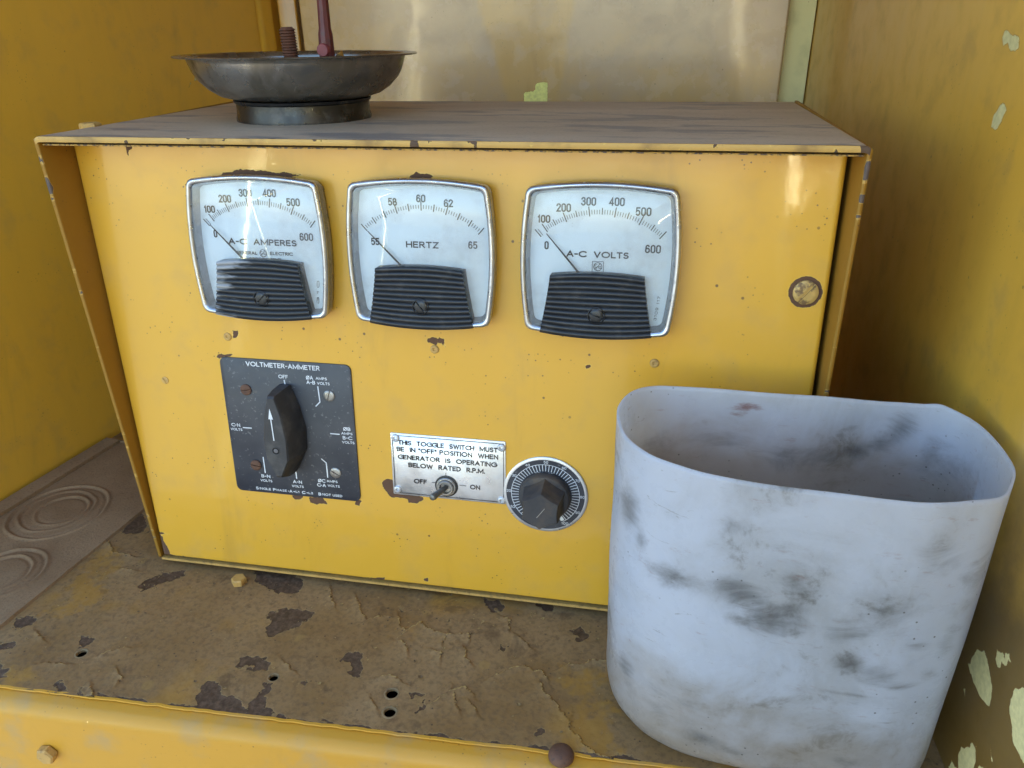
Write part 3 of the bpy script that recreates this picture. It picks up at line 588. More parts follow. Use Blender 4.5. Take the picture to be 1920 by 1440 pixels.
def bsheen(U, V):  # reflections on the back wall painted as a pale tone, broken by a vee
    X = U-93.; z = np.clip((V-270)/120, 0, 1)
    l = 190-(V-300)*.33; r = 258+(V-320)*.2
    vee = np.clip(np.minimum(X-l, r-X)/8+.5, 0, 1)
    return .85*(.35+.65*z)*(1-.7*vee)*np.clip((X+40)/160+.35, 0, 1)
wall('back_wall', [(-75, 590), (-75, 572), (-73, 570), (514, 568), (516.5, 571), (517, 590)], M_back,
     chip=lambda U, V: np.maximum(polysd(U, V, [(335, 200), (335, 313.5), (333, 314), (319, 312), (320, 303), (305, 302), (305, 200)]), polysd(U, V, [(328, 324), (331, 325), (331, 327), (328, 327)])), painted_light=bsheen)
wall('right_wall', [(570, -1250), (570.3, -150), (549, 580), (549, 600)], M_rwall, chip=lambda U, V: np.maximum(np.where(V < 60, allsd(U-1100., V, WCHIP, 5.)-8., allsd(U-1100., V, WCHIP, .8)), -9)+np.where(V < 60, (fbm(U, V, .09, 5, 4)-.56)*22, (fbm(U, V, .2, 3, 6)-.5)*4), painted_light=lambda U, V: np.clip((210-V)/130, 0, 1)*np.clip((1330-U)/180, 0, 1)*1.1)  # wall shade painted in: dark brown low down at the front
bm = bmesh.new(); box(bm, .5165, .5475, .5865, .589, -.32, .64); tag(obj('door_frame', bm, M_pale), kind='structure')
bm = bmesh.new(); box(bm, -.13, .60, .600, .604, -.32, .64); tag(obj('rear_bulkhead', bm, M_post), kind='structure')
post = bmesh.new(); box(post, -.0115, .0115, -.0115, .0115, -.32, .64, .002, 3, M=Matrix.Translation((-.0925, .578, 0)) @ Matrix.Rotation(R(12), 4, 'Z'))
tag(obj('corner_post', post, M_post), kind='structure')
bm = bmesh.new(); box(bm, -.32, .75, -.05, .62, .64, .644); tag(obj('roof', bm, M_wall), kind='structure')

# two unseen bright rods added outside, leaning in the sun to put glints on the paint
M_up = simple('added glint rod metal', (1., .88, .55), .22, metal=1., var=.1)
for x, y, z, rr in ((-.455, -1.0, .10, .020), (.547, -.5, .24, .013)):
    bm = bmesh.new(); lathe(bm, [(.0001, -.62), (rr, -.62), (rr, .62), (.0001, .62)], 32); tag(obj('glint_rod', bm, M_up, None, (x, y, z), (R(20), 0, 0)), kind='structure')

# ---------------------------------------------------------------- control box
cb = empty('control_box'); tag(cb, 'yellow sheet metal generator control box with three gauges on its front', 'control box')
T2 = 2.0
# hood: top sheet
def topfn(U, V):
    e = np.clip(1-np.minimum(U, W_-U)/3., 0, 1)
    z = H_-e*e*1.6-V*0.010424
    return U*MM, V*MM, z*MM
us = np.unique(np.concatenate([np.linspace(0, 3, 6), np.linspace(3, W_-3, 160), np.linspace(W_-3, W_, 6)]))
topchip = lambda U, V: np.maximum(np.maximum(-V+.5+(fbm(U, V, .12, 4, 15)-.62)*7, 1.2-np.minimum(U, W_-U)+(fbm(U, V, .1, 3, 18)-.55)*5), -9)
obj('hood_top', grid(us, np.linspace(0, D_, 90), topfn, {'chip': topchip}), M_top, cb)
bm = bmesh.new(); box(bm, .002, (W_-2)*MM, .0030, (D_-1)*MM, (H_-0.010424*D_-3.2)*MM, (H_-0.010424*D_-2.4)*MM); obj('hood_lining', bm, M_hood_shaded, cb)
# front lip, with the same wandering chipped edge
def lipchip(U, V): return (fbm(U, V, .22, 4, 25)-.74)*9+np.where((np.abs(U-247) < 3) | (U > W_-5), 5, 0)
obj('hood_lip', grid(np.linspace(0, W_, 320), np.linspace(0, 3.4, 5), lambda U, V: (U*MM, (-.6+np.abs(V-1.7)*.25)*MM+0*U, (H_-.1-V-np.clip(1-np.minimum(U, W_-U)/3., 0, 1)**2*1.4)*MM), {'chip': lipchip}),
    paint('lip paint', base=(.56, .34, .09), rough=.6, peel=.4, chip='chip', dust=.8, dustcol=(.20, .12, .05), chipcol=(.065, .038, .022), coat=.0, ), cb)
# side cheeks
def cheek(side):
    def xs(Z): return (10.7*(1-Z/H_)) if side < 0 else W_+0*Z
    def fn(U, V): # U depth, V height
        return (xs(V)+side*-.0)*MM, U*MM, V*MM
    ch = lambda U, V: np.maximum(-9, np.where(V > 282, -.5, -2.4)-U*.9+(fbm(U*1., V, .2, 4, 33+side)-.5)*9)
    me = grid(np.concatenate([[0, .8, 1.6, 3, 5, 8], np.linspace(12, D_, 40)]), np.linspace(-2, H_-1.6, 150), fn, {'chip': ch})
    o = obj('hood_side', me, M_hood_shaded, cb)
    md = o.modifiers.new('thickness', 'SOLIDIFY'); md.thickness = .0024*(1 if side < 0 else 1); md.offset = 0
    return o
cheek(-1); cheek(1)
me = grid(np.linspace(0, W_, 60), np.linspace(-2, H_-8, 40), lambda U, V: (U*MM, D_*MM+0*U, V*MM), {'chip': NOCHIP}); obj('rear_panel', me, M_hood_shaded, cb)
bm = bmesh.new(); box(bm, .0115, (W_-1.5)*MM, .0004, (D_-1)*MM, -.0046, -.0026); obj('floor_panel', bm, M_bolt_y, cb)
for x, y in ((40, 30), (450, 30), (40, 220), (450, 220)):
    bm = bmesh.new(); box(bm, (x-9)*MM, (x+9)*MM, (y-9)*MM, (y+9)*MM, DZ*MM, -.0046); obj('mount', bm, M_rubber, cb)
# front panel
PX0, PX1, PZ0, PZ1 = 13.2, 486.2, .4, 322.4
xleft = lambda V: 1.6+11.8*(1-np.clip(V, 0, 320)/318)
warp = lambda U, V: xleft(V)+(U-PX0)*(PX1-xleft(V))/(PX1-PX0)
fp = empty('panel_frame', (0, 0, 0), (TILT, 0, 0), cb)
cb_rot = fp
def panelfn(U, V):
    rr = 3.; ex = np.clip(1-np.minimum(U-PX0, PX1-U)/rr, 0, 1); ez = np.clip(1-(V-PZ0)/1.5, 0, 1)
    back = (1-np.sqrt(np.clip(1-ex*ex, 0, 1)))*rr+(1-np.sqrt(np.clip(1-ez*ez, 0, 1)))*1.5
    return warp(U, V)*MM, (back-(fbm(U, V, .01, 3, 71)-.5)*.25)*MM, V*MM
SCRX, SCRZ = 473.3, 236.3
def pchip(U, V):
    U0 = U; U = warp(U, V)
    d = allsd(U, V, CHIP, .9)
    ring = 9.6-np.hypot(U-SCRX, V-SCRZ)
    hr = np.where(True, -12, 0)
    rim = np.minimum(U0-PX0, PX1-U0); e = .2-rim+(fbm(U, V, .1, 4, 44)-.78)*8
    b = .1-V+(fbm(U, V, .13, 4, 45)-.66)*7
    small = np.maximum(polysd(U, V, [(346, 181), (349, 181), (349, 183), (346.5, 183)]), -12)
    return np.maximum.reduce([d, ring, e, b, small])
us = np.unique(np.concatenate([np.linspace(PX0, PX0+3, 7), np.arange(PX0+3, PX1-3, 1.25), np.linspace(PX1-3, PX1, 7)]))
vs2 = np.unique(np.concatenate([np.linspace(PZ0, PZ0+1.5, 5), np.arange(PZ0+1.5, PZ1, 1.25)]))
sheet = obj('front_panel', grid(us, vs2, panelfn, {'chip': pchip}), M_panel, fp)
for x in (PX0, PX1):
    bm = bmesh.new()
    q = [bm.verts.new((((xleft(z) if x == PX0 else x))*MM, y*MM, z*MM)) for y, z in ((3., PZ0), (16., PZ0), (16., PZ1), (3., PZ1))]; bm.faces.new(q); obj('side_return', bm, M_hood_shaded, fp)
# ---------------------------------------------------------------- fasteners
def slotted(name, parent, x, z, r, h, mat, ang=0., dome=.35, o=0., slot=None, mat2=None):
    bm = bmesh.new(); sl = slot or r*.16; n = 16
    for sgn in (1, -1):
        def half(rr, hh):
            a0 = math.asin(min(.95, sl/rr)); L = []
            for i in range(n+1):
                a = a0+(math.pi-2*a0)*i/n; L.append((rr*math.cos(a), sgn*rr*math.sin(a), hh))
            return L
        loft(bm, [half(r, 0), half(r, h*(1-dome)), half(r*.88, h*(1-dome*.4)), half(r*.6, h)])
    lathe(bm, [(r*.98, 0), (r*.98, h*.3), (.0000001, h*.3)], 24)
    bmesh.ops.scale(bm, verts=bm.verts, vec=(MM,)*3)
    bmesh.ops.transform(bm, verts=bm.verts, matrix=Matrix.Translation((x*MM, -o*MM, z*MM)) @ OUT @ Matrix.Rotation(ang, 4, 'Z'))
    return obj(name, bm, mat, parent, smooth=30)
slotted('screw', cb_rot, SCRX, SCRZ, 7.2, 2.4, simple('worn painted screw', (.55, .36, .11), .35, metal=.2, dirt=(.10, .05, .03), dirtamt=.8, dscale=160, dlo=.5, dhi=.62), R(52), o=.1, slot=1.0)
slotted('screw', cb_rot, 41.9, 151.2, 2.7, .7, M_bolt_y, R(-60), slot=.5)
def rivet(parent, x, z, r, h, mat, name='rivet', hole=.35):
    bm = bmesh.new(); lathe(bm, [(r, 0), (r*.97, h*.5), (r*.78, h*.95), (r*(hole+.12), h), (r*hole, h*.8), (r*hole*.8, h*.1), (.00001, 0.05*h)], 24)
    bmesh.ops.scale(bm, verts=bm.verts, vec=(MM,)*3); bmesh.ops.transform(bm, verts=bm.verts, matrix=at_out(x*MM, z*MM, 0.0001))
    return obj(name, bm, mat, parent, smooth=50)
for x, z in ((96.2, 187.3), (245.5, 187.2), (389.0, 186.7)): rivet(fp, x, z, 3.0, .8, M_bolt_y)

# ---------------------------------------------------------------- meters
def outline(hw, hh, bulge, r, n=12):
    P = []
    def side(a, b, ctrl):
        for i in range(n): 
            t = i/n; P.append((a[0]+(b[0]-a[0])*t+ctrl[0]*4*t*(1-t), a[1]+(b[1]-a[1])*t+ctrl[1]*4*t*(1-t)))
    cs = [(hw, hh), (-hw, hh), (-hw, -hh), (hw, -hh)]; nm = [(0, 1), (-1, 0), (0, -1), (1, 0)]
    for k in range(4):
        c0, c1 = Vector(cs[k]), Vector(cs[(k+1) % 4]); d = (c1-c0).normalized(); nn_ = Vector(nm[k])
        a = c0+d*r+nn_*bulge*4*(r/(2*hw))*(1-r/(2*hw)); b = c1-d*r+nn_*bulge*4*(r/(2*hw))*(1-r/(2*hw))
        side(a, b, nn_*(bulge*(1-4*(r/(2*hw))*(1-r/(2*hw)))))
        P.append(tuple(b))
        e = Vector(cs[(k+2) % 4]); d2 = (e-c1).normalized(); n2 = Vector(nm[(k+1) % 4])
        a2 = c1+d2*r+n2*bulge*4*(r/(2*hw))*(1-r/(2*hw)); ct = c1+(nn_+n2)*bulge*.18
        for i in range(1, 6):
            t = i/6; q = Vector(b)*(1-t)**2+ct*2*t*(1-t)+a2*t*t; P.append(tuple(q))
    return P
def ring3(i, y):   # i inset mm, y out mm
    return [(x*MM, -y*MM, z*MM) for x, z in outline(42.6-i, 42.3-i, 3.5*(1-i/60), max(1.5, 5.5-i*.35))]
def arc_xy(deg, r): a = R(deg); return (r*math.sin(a), -26.5+r*math.cos(a))
def meter(name, label, cx, ticks, nums, title, ndeg, extra, cz=251.6, card_tint=None, capscrew=R(40)):
    e = empty(name, (cx*MM, 0, cz*MM), (0, 0, 0), fp)
    e.scale = (1.0245, 1, 1.015)
    if label: e['label'] = label
    bm = bmesh.new(); loft(bm, [ring3(1.6, 0), ring3(.8, 1.), ring3(.2, 6), ring3(.0, 11.5)], False, False); obj('case', bm, M_case, e, smooth=50)
    bm = bmesh.new(); loft(bm, [ring3(0, 11.4), ring3(-.15, 12.6), ring3(.25, 13.5), ring3(1.0, 14.2), ring3(1.5, 14.3), ring3(2.3, 13.9), ring3(2.9, 13.0), ring3(3.0, 12.4)], False, False); obj('bezel', bm, M_chrome, e, smooth=60)
    bm = bmesh.new(); loft(bm, [ring3(2.9, 12.5), ring3(3.1, 12.0), ring3(3.5, 8.5), ring3(4.4, 6.5), ring3(4.6, 5.6)], False, False); obj('inner_wall', bm, M_inner, e, smooth=60)
    bm = bmesh.new(); loft(bm, [ring3(3.6, 5.0), ring3(3.6, 5.8)]); obj('dial_face', bm, M_card, e)
    bm = bmesh.new(); loft(bm, [ring3(2.7, 12.0), ring3(2.7, 12.5), ring3(3.6, 12.9)]); obj('glass', bm, M_glass, e, smooth=60)
    bm = bmesh.new(); o = .0062
    for dg, a, b, wd in ticks:
        p, q = arc_xy(dg, a), arc_xy(dg, b); bar(bm, p[0], p[1], q[0], q[1], wd, o)
    for t, x, z, h, wd in nums: text(bm, t, x, z, h, wd, o, sw=.80)
    title(bm, o); obj('lettering', bm, M_ink, e, smooth=0)
    # needle
    bm = bmesh.new(); a = R(ndeg); px, pz = 1.0, -22.; L = 49.5
    tip = (px+L*math.sin(a), pz+L*math.cos(a)); t2 = (px+L*.55*math.sin(a), pz+L*.55*math.cos(a)); st = (px+8*math.sin(a), pz+8*math.cos(a))
    tube(bm, [(st[0]*MM, -.0088, st[1]*MM), (t2[0]*MM, -.0088, t2[1]*MM), (tip[0]*MM, -.0088, tip[1]*MM)], [.00085, .00060, .00028], 6); obj('needle', bm, M_ink, e)
    # ribbed cover
    bm = bmesh.new(); rows = []; nb = 12; nr = nb*8; nc = 14
    for i in range(nr+1):
        t = i/nr; zl = -8.4+t*(-43.6+8.4)
        hwl = -28.2-(t**1.25)*5.6; hwr = 26.8+(t**1.25)*6.0
        ph = (t*nb) % 1.; dep = 14.6+.9*math.sin(math.pi*min(ph/.82, 1))**.55 if ph < .82 else 14.6-.35
        row = []
        for k in range(nc+1):
            u = k/nc; x = hwl+(hwr-hwl)*u; bow = (1-(2*u-1)**2); zz = zl+bow*(1.7*(1-t)-2.6*t)
            row.append((x*MM, -dep*MM, zz*MM))
        rows.append(row)
    V = [[bm.verts.new(p) for p in r_] for r_ in rows]
    for a_, b_ in zip(V, V[1:]):
        for k in range(nc): bm.faces.new((a_[k], a_[k+1], b_[k+1], b_[k]))
    edge = V[0]+[r_[-1] for r_ in V[1:]]+V[-1][-2::-1]+[r_[0] for r_ in V[-2:0:-1]]
    low = [bm.verts.new((v.co.x*1.0, -.0052, v.co.z)) for v in edge]
    for i in range(len(edge)): j = (i+1) % len(edge); bm.faces.new((edge[i], edge[j], low[j], low[i]))
    obj('cover', bm, M_blacksheen if name == 'ammeter' else M_black, e, smooth=40)
    bm = bmesh.new(); lathe(bm, [(5.3, 14.0), (5.3, 15.6), (4.9, 15.9), (4.5, 15.3), (4.4, 14.6)], 32); bmesh.ops.scale(bm, verts=bm.verts, vec=(MM,)*3); bmesh.ops.transform(bm, verts=bm.verts, matrix=at_out(0, -.0313)); obj('screw_boss', bm, M_black, e)
    slotted('screw', e, 0, -31.3, 4.1, 1.8, M_black, capscrew, o=14.3, slot=.45)
    extra(e); return e
PARTS = []
M_inner = simple('grey inner wall', (.30, .31, .33), .25, var=.2, coat=.6)
# volts / amps scale
MAJ = {0: -41.5, 100: -36.3, 150: -29.5, 200: -22.4, 250: -15.2, 300: -7.4, 350: 0.4, 400: 8.2, 450: 16.0, 500: 24.2, 550: 32.3, 600: 39.8}
ks = sorted(MAJ); tk = []
for k in ks: tk.append((MAJ[k], 53.4 if k % 100 else 52.6, 57.2 if k % 100 else 58.3, .52 if k % 100 else .58))
for k in range(100, 600, 10):
    if k % 50: tk.append((float(np.interp(k, ks, [MAJ[q] for q in ks])), 53.6, 56.2, .30))
tk.append((-40.0, 52.6, 57.5, .3))
vn = [('100', -33.4, 23.5, 4.6, 7.4), ('200', -22, 30.3, 4.9, 8.5), ('300', -7.7, 34.2, 4.9, 8.6), ('400', 8.4, 34.4, 4.9, 8.9), ('500', 23.7, 29.2, 4.9, 8.9), ('600', 30.4, 7.9, 4.9, 9.0), ('0', -31.6, 8.0, 4.9, 2.5)]
def t_volts(bm, o):
    text(bm, 'A-C  VOLTS', -1.4, 3.5, 3.8, 36.5, o, sw=.82)
    for x0, z0, x1, z1 in ((-4.2, -.6, 2.4, -.6), (2.4, -.6, 2.4, -8.4), (2.4, -6.8, -4.2, -6.8), (-4.2, -8.4, -4.2, -.6)): bar(bm, x0, z0, x1, z1, .3, o)
    ringlogo(bm, -.9, -3.7, 2.6, o); text(bm, 'C F E', -.9, -7.9, 1.3, 5.4, o)
def ringlogo(bm, x, z, r, o):
    n = 28
    vs1 = [[bm.verts.new(((x+rr*math.cos(2*math.pi*i/n))*MM, -o, (z+rr*math.sin(2*math.pi*i/n))*MM)) for i in range(n)] for rr in (r, r*.86)]
    for i in range(n): j = (i+1) % n; bm.faces.new((vs1[0][i], vs1[0][j], vs1[1][j], vs1[1][i]))
    # script monogram: two looping initials as ribbons
    for cx_, sg in ((-.38, 1), (.36, 1)):
        pts = []
        for i in range(22):
            a = R(50+i*15); rr = r*(.36-.008*i); pts.append((x+cx_*r+rr*math.cos(a), z+rr*1.45*math.sin(a)))
        for p, q in zip(pts, pts[1:]): bar(bm, p[0], p[1], q[0], q[1], r*.11, o)
    for k in range(4):
        a = R(45+90*k); bar(bm, x+r*.62*math.cos(a), z+r*.62*math.sin(a), x+r*.86*math.cos(a+.45), z+r*.86*math.sin(a+.45), r*.1, o)
    bar(bm, x-r*.1, z, x+r*.72, z+r*.12, r*.1, o); bar(bm, x-r*.7, z-r*.5, x-r*.02, z+r*.1, r*.1, o)
def t_amps(bm, o):
    text(bm, 'A-C  AMPERES', 0.2, 3.6, 3.9, 46.5, o, sw=.78)
    text(bm, 'GENERAL', -11.4, -3.6, 2.1, 14.6, o, sw=.42); text(bm, 'ELECTRIC', 12.3, -3.4, 2.1, 15.2, o, sw=.42); ringlogo(bm, 0, -3.5, 2.5, o)
    text(bm, 'CURRENT-TRANSFORMER', 1.0, -7.2, 1.5, 22, o, sw=.26)
def t_hz(bm, o): text(bm, 'HERTZ', -.2, 5.6, 4.0, 20.6, o, sw=.78)
hz_t = []
for i in range(51):
    dg = -41.5+83*i/50; mj = i % 5 == 0
    hz_t.append((dg, 52.8 if mj else 53.9, (58.2 if i in (0, 15, 25, 35, 50) else 57.2) if mj else 56.2, .60 if mj else .32))
hzn = [('58', -17.8, 31.1, 4.6, 5.6), ('60', 0, 33.5, 4.6, 5.7), ('62', 17.0, 31.1, 4.6, 5.7), ('55', -30.2, 6.6, 4.6, 5.4), ('65', 31.5, 6.5, 4.6, 5.7)]
def ex_serial(txt):
    def f(e):
        bm = bmesh.new(); text(bm, txt, 35.0, -27.5, 1.6, 15, .0062, rot=R(84), bold=.01); obj('serial_number', bm, M_ink, e, smooth=0)
    return f
meter('ammeter', 'ammeter marked A-C AMPERES, leftmost gauge', 133.4, tk, vn, t_amps, -43.2, ex_serial('310'), capscrew=R(45))
meter('frequency_meter', 'middle gauge marked HERTZ', 241.8, hz_t, hzn, t_hz, -44.5, lambda e: None, capscrew=R(-50))
meter('voltmeter', 'voltmeter marked A-C VOLTS, rightmost gauge', 352.3, tk, vn, t_volts, -41.0, ex_serial('3109 117'), capscrew=R(-20))
# ---------------------------------------------------------------- selector switch
sw = empty('selector_switch', (-4.405*MM, 0, -1.499*MM), (0, 0, 0), fp); sw.scale = (1.0115, 1, 0.9902)
def rrect(x0, x1, z0, z1, r, n=5):
    P = []
    for cx_, cz_, a0 in ((x1-r, z1-r, 0), (x0+r, z1-r, 90), (x0+r, z0+r, 180), (x1-r, z0+r, 270)):
        for i in range(n+1): a = R(a0+90*i/n); P.append(((cx_+r*math.cos(a))*MM, (cz_+r*math.sin(a))*MM))
    return P
bm = bmesh.new(); ngon_prism(bm, rrect(91.3, 187.9, 69.2, 175.6, 4.5), .0, .0011, bev=.0003); obj('plate', bm, M_splate, sw, smooth=30)
bm = bmesh.new(); o = .0013
TT = lambda t, x, z, h, wd, b=.02: text(bm, t, x, z, h, wd, o, sw=.62 if h > 3 else (.50 if h > 2.1 else .36))
TT('VOLTMETER-AMMETER', 138.4, 171.9, 3.5, 54.5, .03); TT('OFF', 138.1, 163.9, 2.8, 7.0, .03); bar(bm, 138.6, 161.5, 139.2, 156., .9, o)
TT('ØA', 157.6, 164.5, 2.8, 5.2, .03); TT('AMPS', 166.2, 164.4, 2.0, 8.2); TT('A-B', 158.2, 161.0, 2.8, 6.4, .03); TT('VOLTS', 167.4, 160.8, 2.0, 9.2)
bar(bm, 163.1, 158.4, 163.7, 146.4, .8, o); bar(bm, 163.8, 146.8, 160.2, 143., .8, o)
TT('C-N', 97.3, 123.5, 2.7, 6.8, .03); TT('VOLTS', 97.4, 120.0, 1.9, 9.2); bar(bm, 102.6, 121.8, 109.5, 121.9, .8, o)
bar(bm, 169.2, 122.7, 176.2, 122.7, .8, o); TT('ØB', 181.8, 127.3, 2.7, 5.4, .03); TT('AMPS', 181.6, 123.7, 1.9, 8.3); TT('B-C', 181.6, 120.3, 2.7, 6.6, .03); TT('VOLTS', 182.1, 116.8, 1.9, 9.2)
bar(bm, 160.7, 101.9, 164.4, 98.7, .8, o); bar(bm, 164.2, 99.1, 164.3, 86.9, .8, o); TT('ØC', 159.2, 83.9, 2.8, 5.3, .03); TT('AMPS', 167.4, 84.1, 1.9, 8.3); TT('C-A', 158.9, 80.2, 2.7, 6.8, .03); TT('VOLTS', 168.3, 80.4, 1.9, 9.2)
bar(bm, 115.6, 99.2, 115.8, 86., .8, o); TT('B-N', 115.9, 83.4, 2.6, 7.0, .03); TT('VOLTS', 115.9, 79.6, 1.9, 9.3)
bar(bm, 139.9, 92.2, 140.1, 83.6, .8, o); TT('A-N', 140.4, 81.0, 2.6, 7.0, .03); TT('VOLTS', 140.3, 77.3, 1.9, 9.3)
for t, x, wd, h in (('S', 107.9, 2.2, 2.4), ('INGLE', 114.2, 9, 1.9), ('P', 121.4, 2.2, 2.4), ('HASE', 127.2, 8, 1.9), ('-A', 133.8, 3.6, 2.4), ('=L1', 138.8, 4.6, 1.7), ('C', 144.2, 2.3, 2.4), ('=L2', 149.2, 5, 1.7), ('B', 157, 2.2, 2.4), ('NOT USED', 166.6, 15.2, 1.9)): TT(t, x, 72.6, h, wd)
obj('lettering', bm, M_white, sw, smooth=0)
slotted('screw', sw, 108.9, 152.0, 4.1, 1.5, M_rusty, R(10), o=1., slot=.35); slotted('screw', sw, 170.9, 151.9, 4.1, 1.5, M_steel, R(75), o=1., slot=.4)
slotted('screw', sw, 109.3, 92.0, 4.1, 1.5, M_rusty, R(-8), o=1., slot=.35); slotted('screw', sw, 170.8, 91.7, 4.1, 1.5, M_steel, R(-30), o=1., slot=.4)
bm = bmesh.new(); KX, KZ = 139.6, 122.8
def kring(sx, zt, zb, o, mid=12.4, tip=3.6):
    m = (zt+zb)/2; pts = [(tip, zt), (mid*.70, 21), (mid, 3), (mid*.93, -13), (tip*.75, zb)]
    pts = pts+[(-x, z) for x, z in pts[::-1]]
    return [((KX+x*sx)*MM, -o*MM, (KZ+z)*MM) for x, z in pts]
loft(bm, [kring(.93, 34, -29, 1.3), kring(1, 36, -31, 2.6), kring(1, 36, -31, 8.), kring(.96, 36, -30, 14), kring(.70, 35, -26.5, 23.8), kring(.62, 33.5, -25, 25)])
bmesh.ops.bevel(bm, geom=[e for e in bm.edges if e.calc_face_angle(0) > .3], offset=.0006, segments=2, affect='EDGES')
kn = obj('knob', bm, M_knob, sw, smooth=14)
bm = bmesh.new(); o = .0252
bar(bm, KX-.6, KZ+2.5, KX-1.2, KZ+20.5, .75, o); f = bm.faces.new([bm.verts.new(((KX+a)*MM, -o, (KZ+b)*MM)) for a, b in ((-2.8, 18.5), (.5, 18.5), (-1.3, 26.5))])
obj('arrow', bm, M_white, sw, smooth=0)
bm = bmesh.new(); lathe(bm, [(3.0, 25.15), (2.9, 25.25), (2.5, 25.1)], 24); bmesh.ops.scale(bm, verts=bm.verts, vec=(MM,)*3); bmesh.ops.transform(bm, verts=bm.verts, matrix=at_out((KX-.2)*MM, (KZ-5.5)*MM)); obj('screw_hole', bm, M_knob, sw)
bm = bmesh.new(); lathe(bm, [(2.5, 25.12), (.00001, 25.12)], 24); bmesh.ops.scale(bm, verts=bm.verts, vec=(MM,)*3); bmesh.ops.transform(bm, verts=bm.verts, matrix=at_out((KX-.2)*MM, (KZ-5.5)*MM)); obj('screw_recess', bm, M_dark, sw)
slotted('screw', sw, KX-.1, KZ-5.3, 1.6, .12, M_case, R(50), o=25.14, slot=.3)
# ---------------------------------------------------------------- toggle switch and its plate
tg = empty('toggle_switch', (-3.659*MM, 0, -1.046*MM), (0, 0, 0), fp); tg.scale = (1.0097, 1, 0.9868)
bm = bmesh.new(); ngon_prism(bm, rrect(212.8, 294.3, 78.2, 127.0, .8, 2), 0, .0008, bev=.0002); obj('plate', bm, M_alu, tg, smooth=30)
bm = bmesh.new(); o = .00125
for x0, z0, x1, z1 in ((214.3, 125.3, 292.9, 125.3), (292.9, 125.3, 292.9, 79.8), (292.9, 79.8, 214.3, 79.8), (214.3, 79.8, 214.3, 125.3)): bar(bm, x0, z0, x1, z1, .45, o)
for t, x0, x1, z in (('THIS  TOGGLE  SWITCH  MUST', 218.3, 288.9, 120.2), ('BE  IN "OFF" POSITION  WHEN', 216.9, 289.2, 114.9), ('GENERATOR  IS  OPERATING', 217.6, 287.8, 108.9), ('BELOW  RATED  R.P.M.', 225.0, 279.8, 103.0)):
    text(bm, t, (x0+x1)/2, z, 3.6, x1-x0, o, sw=.68)
text(bm, 'OFF', 233.2, 90.4, 3.6, 9.4, o, sw=.66); text(bm, 'ON', 272.7, 89.8, 3.6, 7.2, o, sw=.66)
bar(bm, 241.6, 90.6, 246, 90.5, .35, o); bar(bm, 261.6, 90.3, 266.4, 90.3, .35, o); bar(bm, 251.9, 96.0, 252, 99.2, .35, o); bar(bm, 252, 79.9, 252, 83, .35, o)
obj('lettering', bm, M_brown, tg, smooth=0)
for x, z in ((216.6, 123.2), (291.5, 122.4), (216.2, 82.3), (291.5, 81.2)): rivet(tg, x, z, 3.1, 1.9, M_rivet)
bm = bmesh.new(); lathe(bm, [(8.3, .8), (8.3, 1.3), (7.8, 1.5), (6, 1.5)], 36); bmesh.ops.scale(bm, verts=bm.verts, vec=(MM,)*3); bmesh.ops.transform(bm, verts=bm.verts, matrix=at_out(.2522, .0887)); obj('washer', bm, M_black, tg)
bm = bmesh.new(); lathe(bm, [(7.1, 1.4), (7.1, 2.6), (6.6, 3.1), (5.9, 3.2), (5.7, 2.6), (5.6, 4.4), (5.2, 4.9), (4.3, 4.9), (4.0, 4.2), (3.8, 2.6), (.00001, 2.5)], 36); bmesh.ops.scale(bm, verts=bm.verts, vec=(MM,)*3); bmesh.ops.transform(bm, verts=bm.verts, matrix=at_out(.2522, .0887)); obj('bushing', bm, M_steel, tg)
bm = bmesh.new(); tube(bm, [(.2522, -.003, .0887), (.2512, -.007, .0887), (.2490, -.0135, .0889), (.2476, -.0180, .0890), (.2470, -.0197, .0890), (.2468, -.0204, .0890)], [.0018, .0019, .0022, .0026, .0022, .0010], 16); obj('lever', bm, simple('lever steel', (.17, .165, .15), .4, metal=.7, dirt=(.1, .08, .06)), tg)
# ---------------------------------------------------------------- rheostat
rh = empty('rheostat', (-3.140*MM, 0, -0.785*MM), (0, 0, 0), fp); rh.scale = (1.0082, 1, 0.9841); RX, RZ = 321.9, 89.0
bm = bmesh.new(); lathe(bm, [(29.2, .1), (29.2, 1.2), (28.6, 1.6), (27.2, 1.6), (27.0, 1.3)], 72); bmesh.ops.scale(bm, verts=bm.verts, vec=(MM,)*3); bmesh.ops.transform(bm, verts=bm.verts, matrix=at_out(RX*MM, RZ*MM)); obj('rim', bm, M_alu, rh)
bm = bmesh.new(); lathe(bm, [(27.1, 1.3), (.00001, 1.3)], 72); bmesh.ops.scale(bm, verts=bm.verts, vec=(MM,)*3); bmesh.ops.transform(bm, verts=bm.verts, matrix=at_out(RX*MM, RZ*MM)); obj('dial_plate', bm, M_splate, rh)
bm = bmesh.new(); o = .0015
pos = lambda v, r: (RX+r*math.cos(R(90+(50-v)*2.93)), RZ+r*math.sin(R(90+(50-v)*2.93)))
for v in range(0, 101, 2):
    a, b = pos(v, 18.4), pos(v, 23.5); bar(bm, a[0], a[1], b[0], b[1], .42, o)
for v in range(0, 100): a, b = pos(v, 23.5), pos(v+1, 23.5); bar(bm, a[0], a[1], b[0], b[1], .35, o)
for v in range(10, 101, 10): a = pos(v, 25.4); text(bm, str(v), a[0], a[1], 2.0, 3.0 if v < 100 else 4.6, o, bold=.0)
a, b = pos(100, 19.4), pos(100, 22.6); bar(bm, a[0], a[1], b[0], b[1], 2.6, o+.0001)
text(bm, 'OHMITE', RX-1, RZ+16.8, 1.5, 12, o, bold=0.)
obj('lettering', bm, M_white, rh, smooth=0)
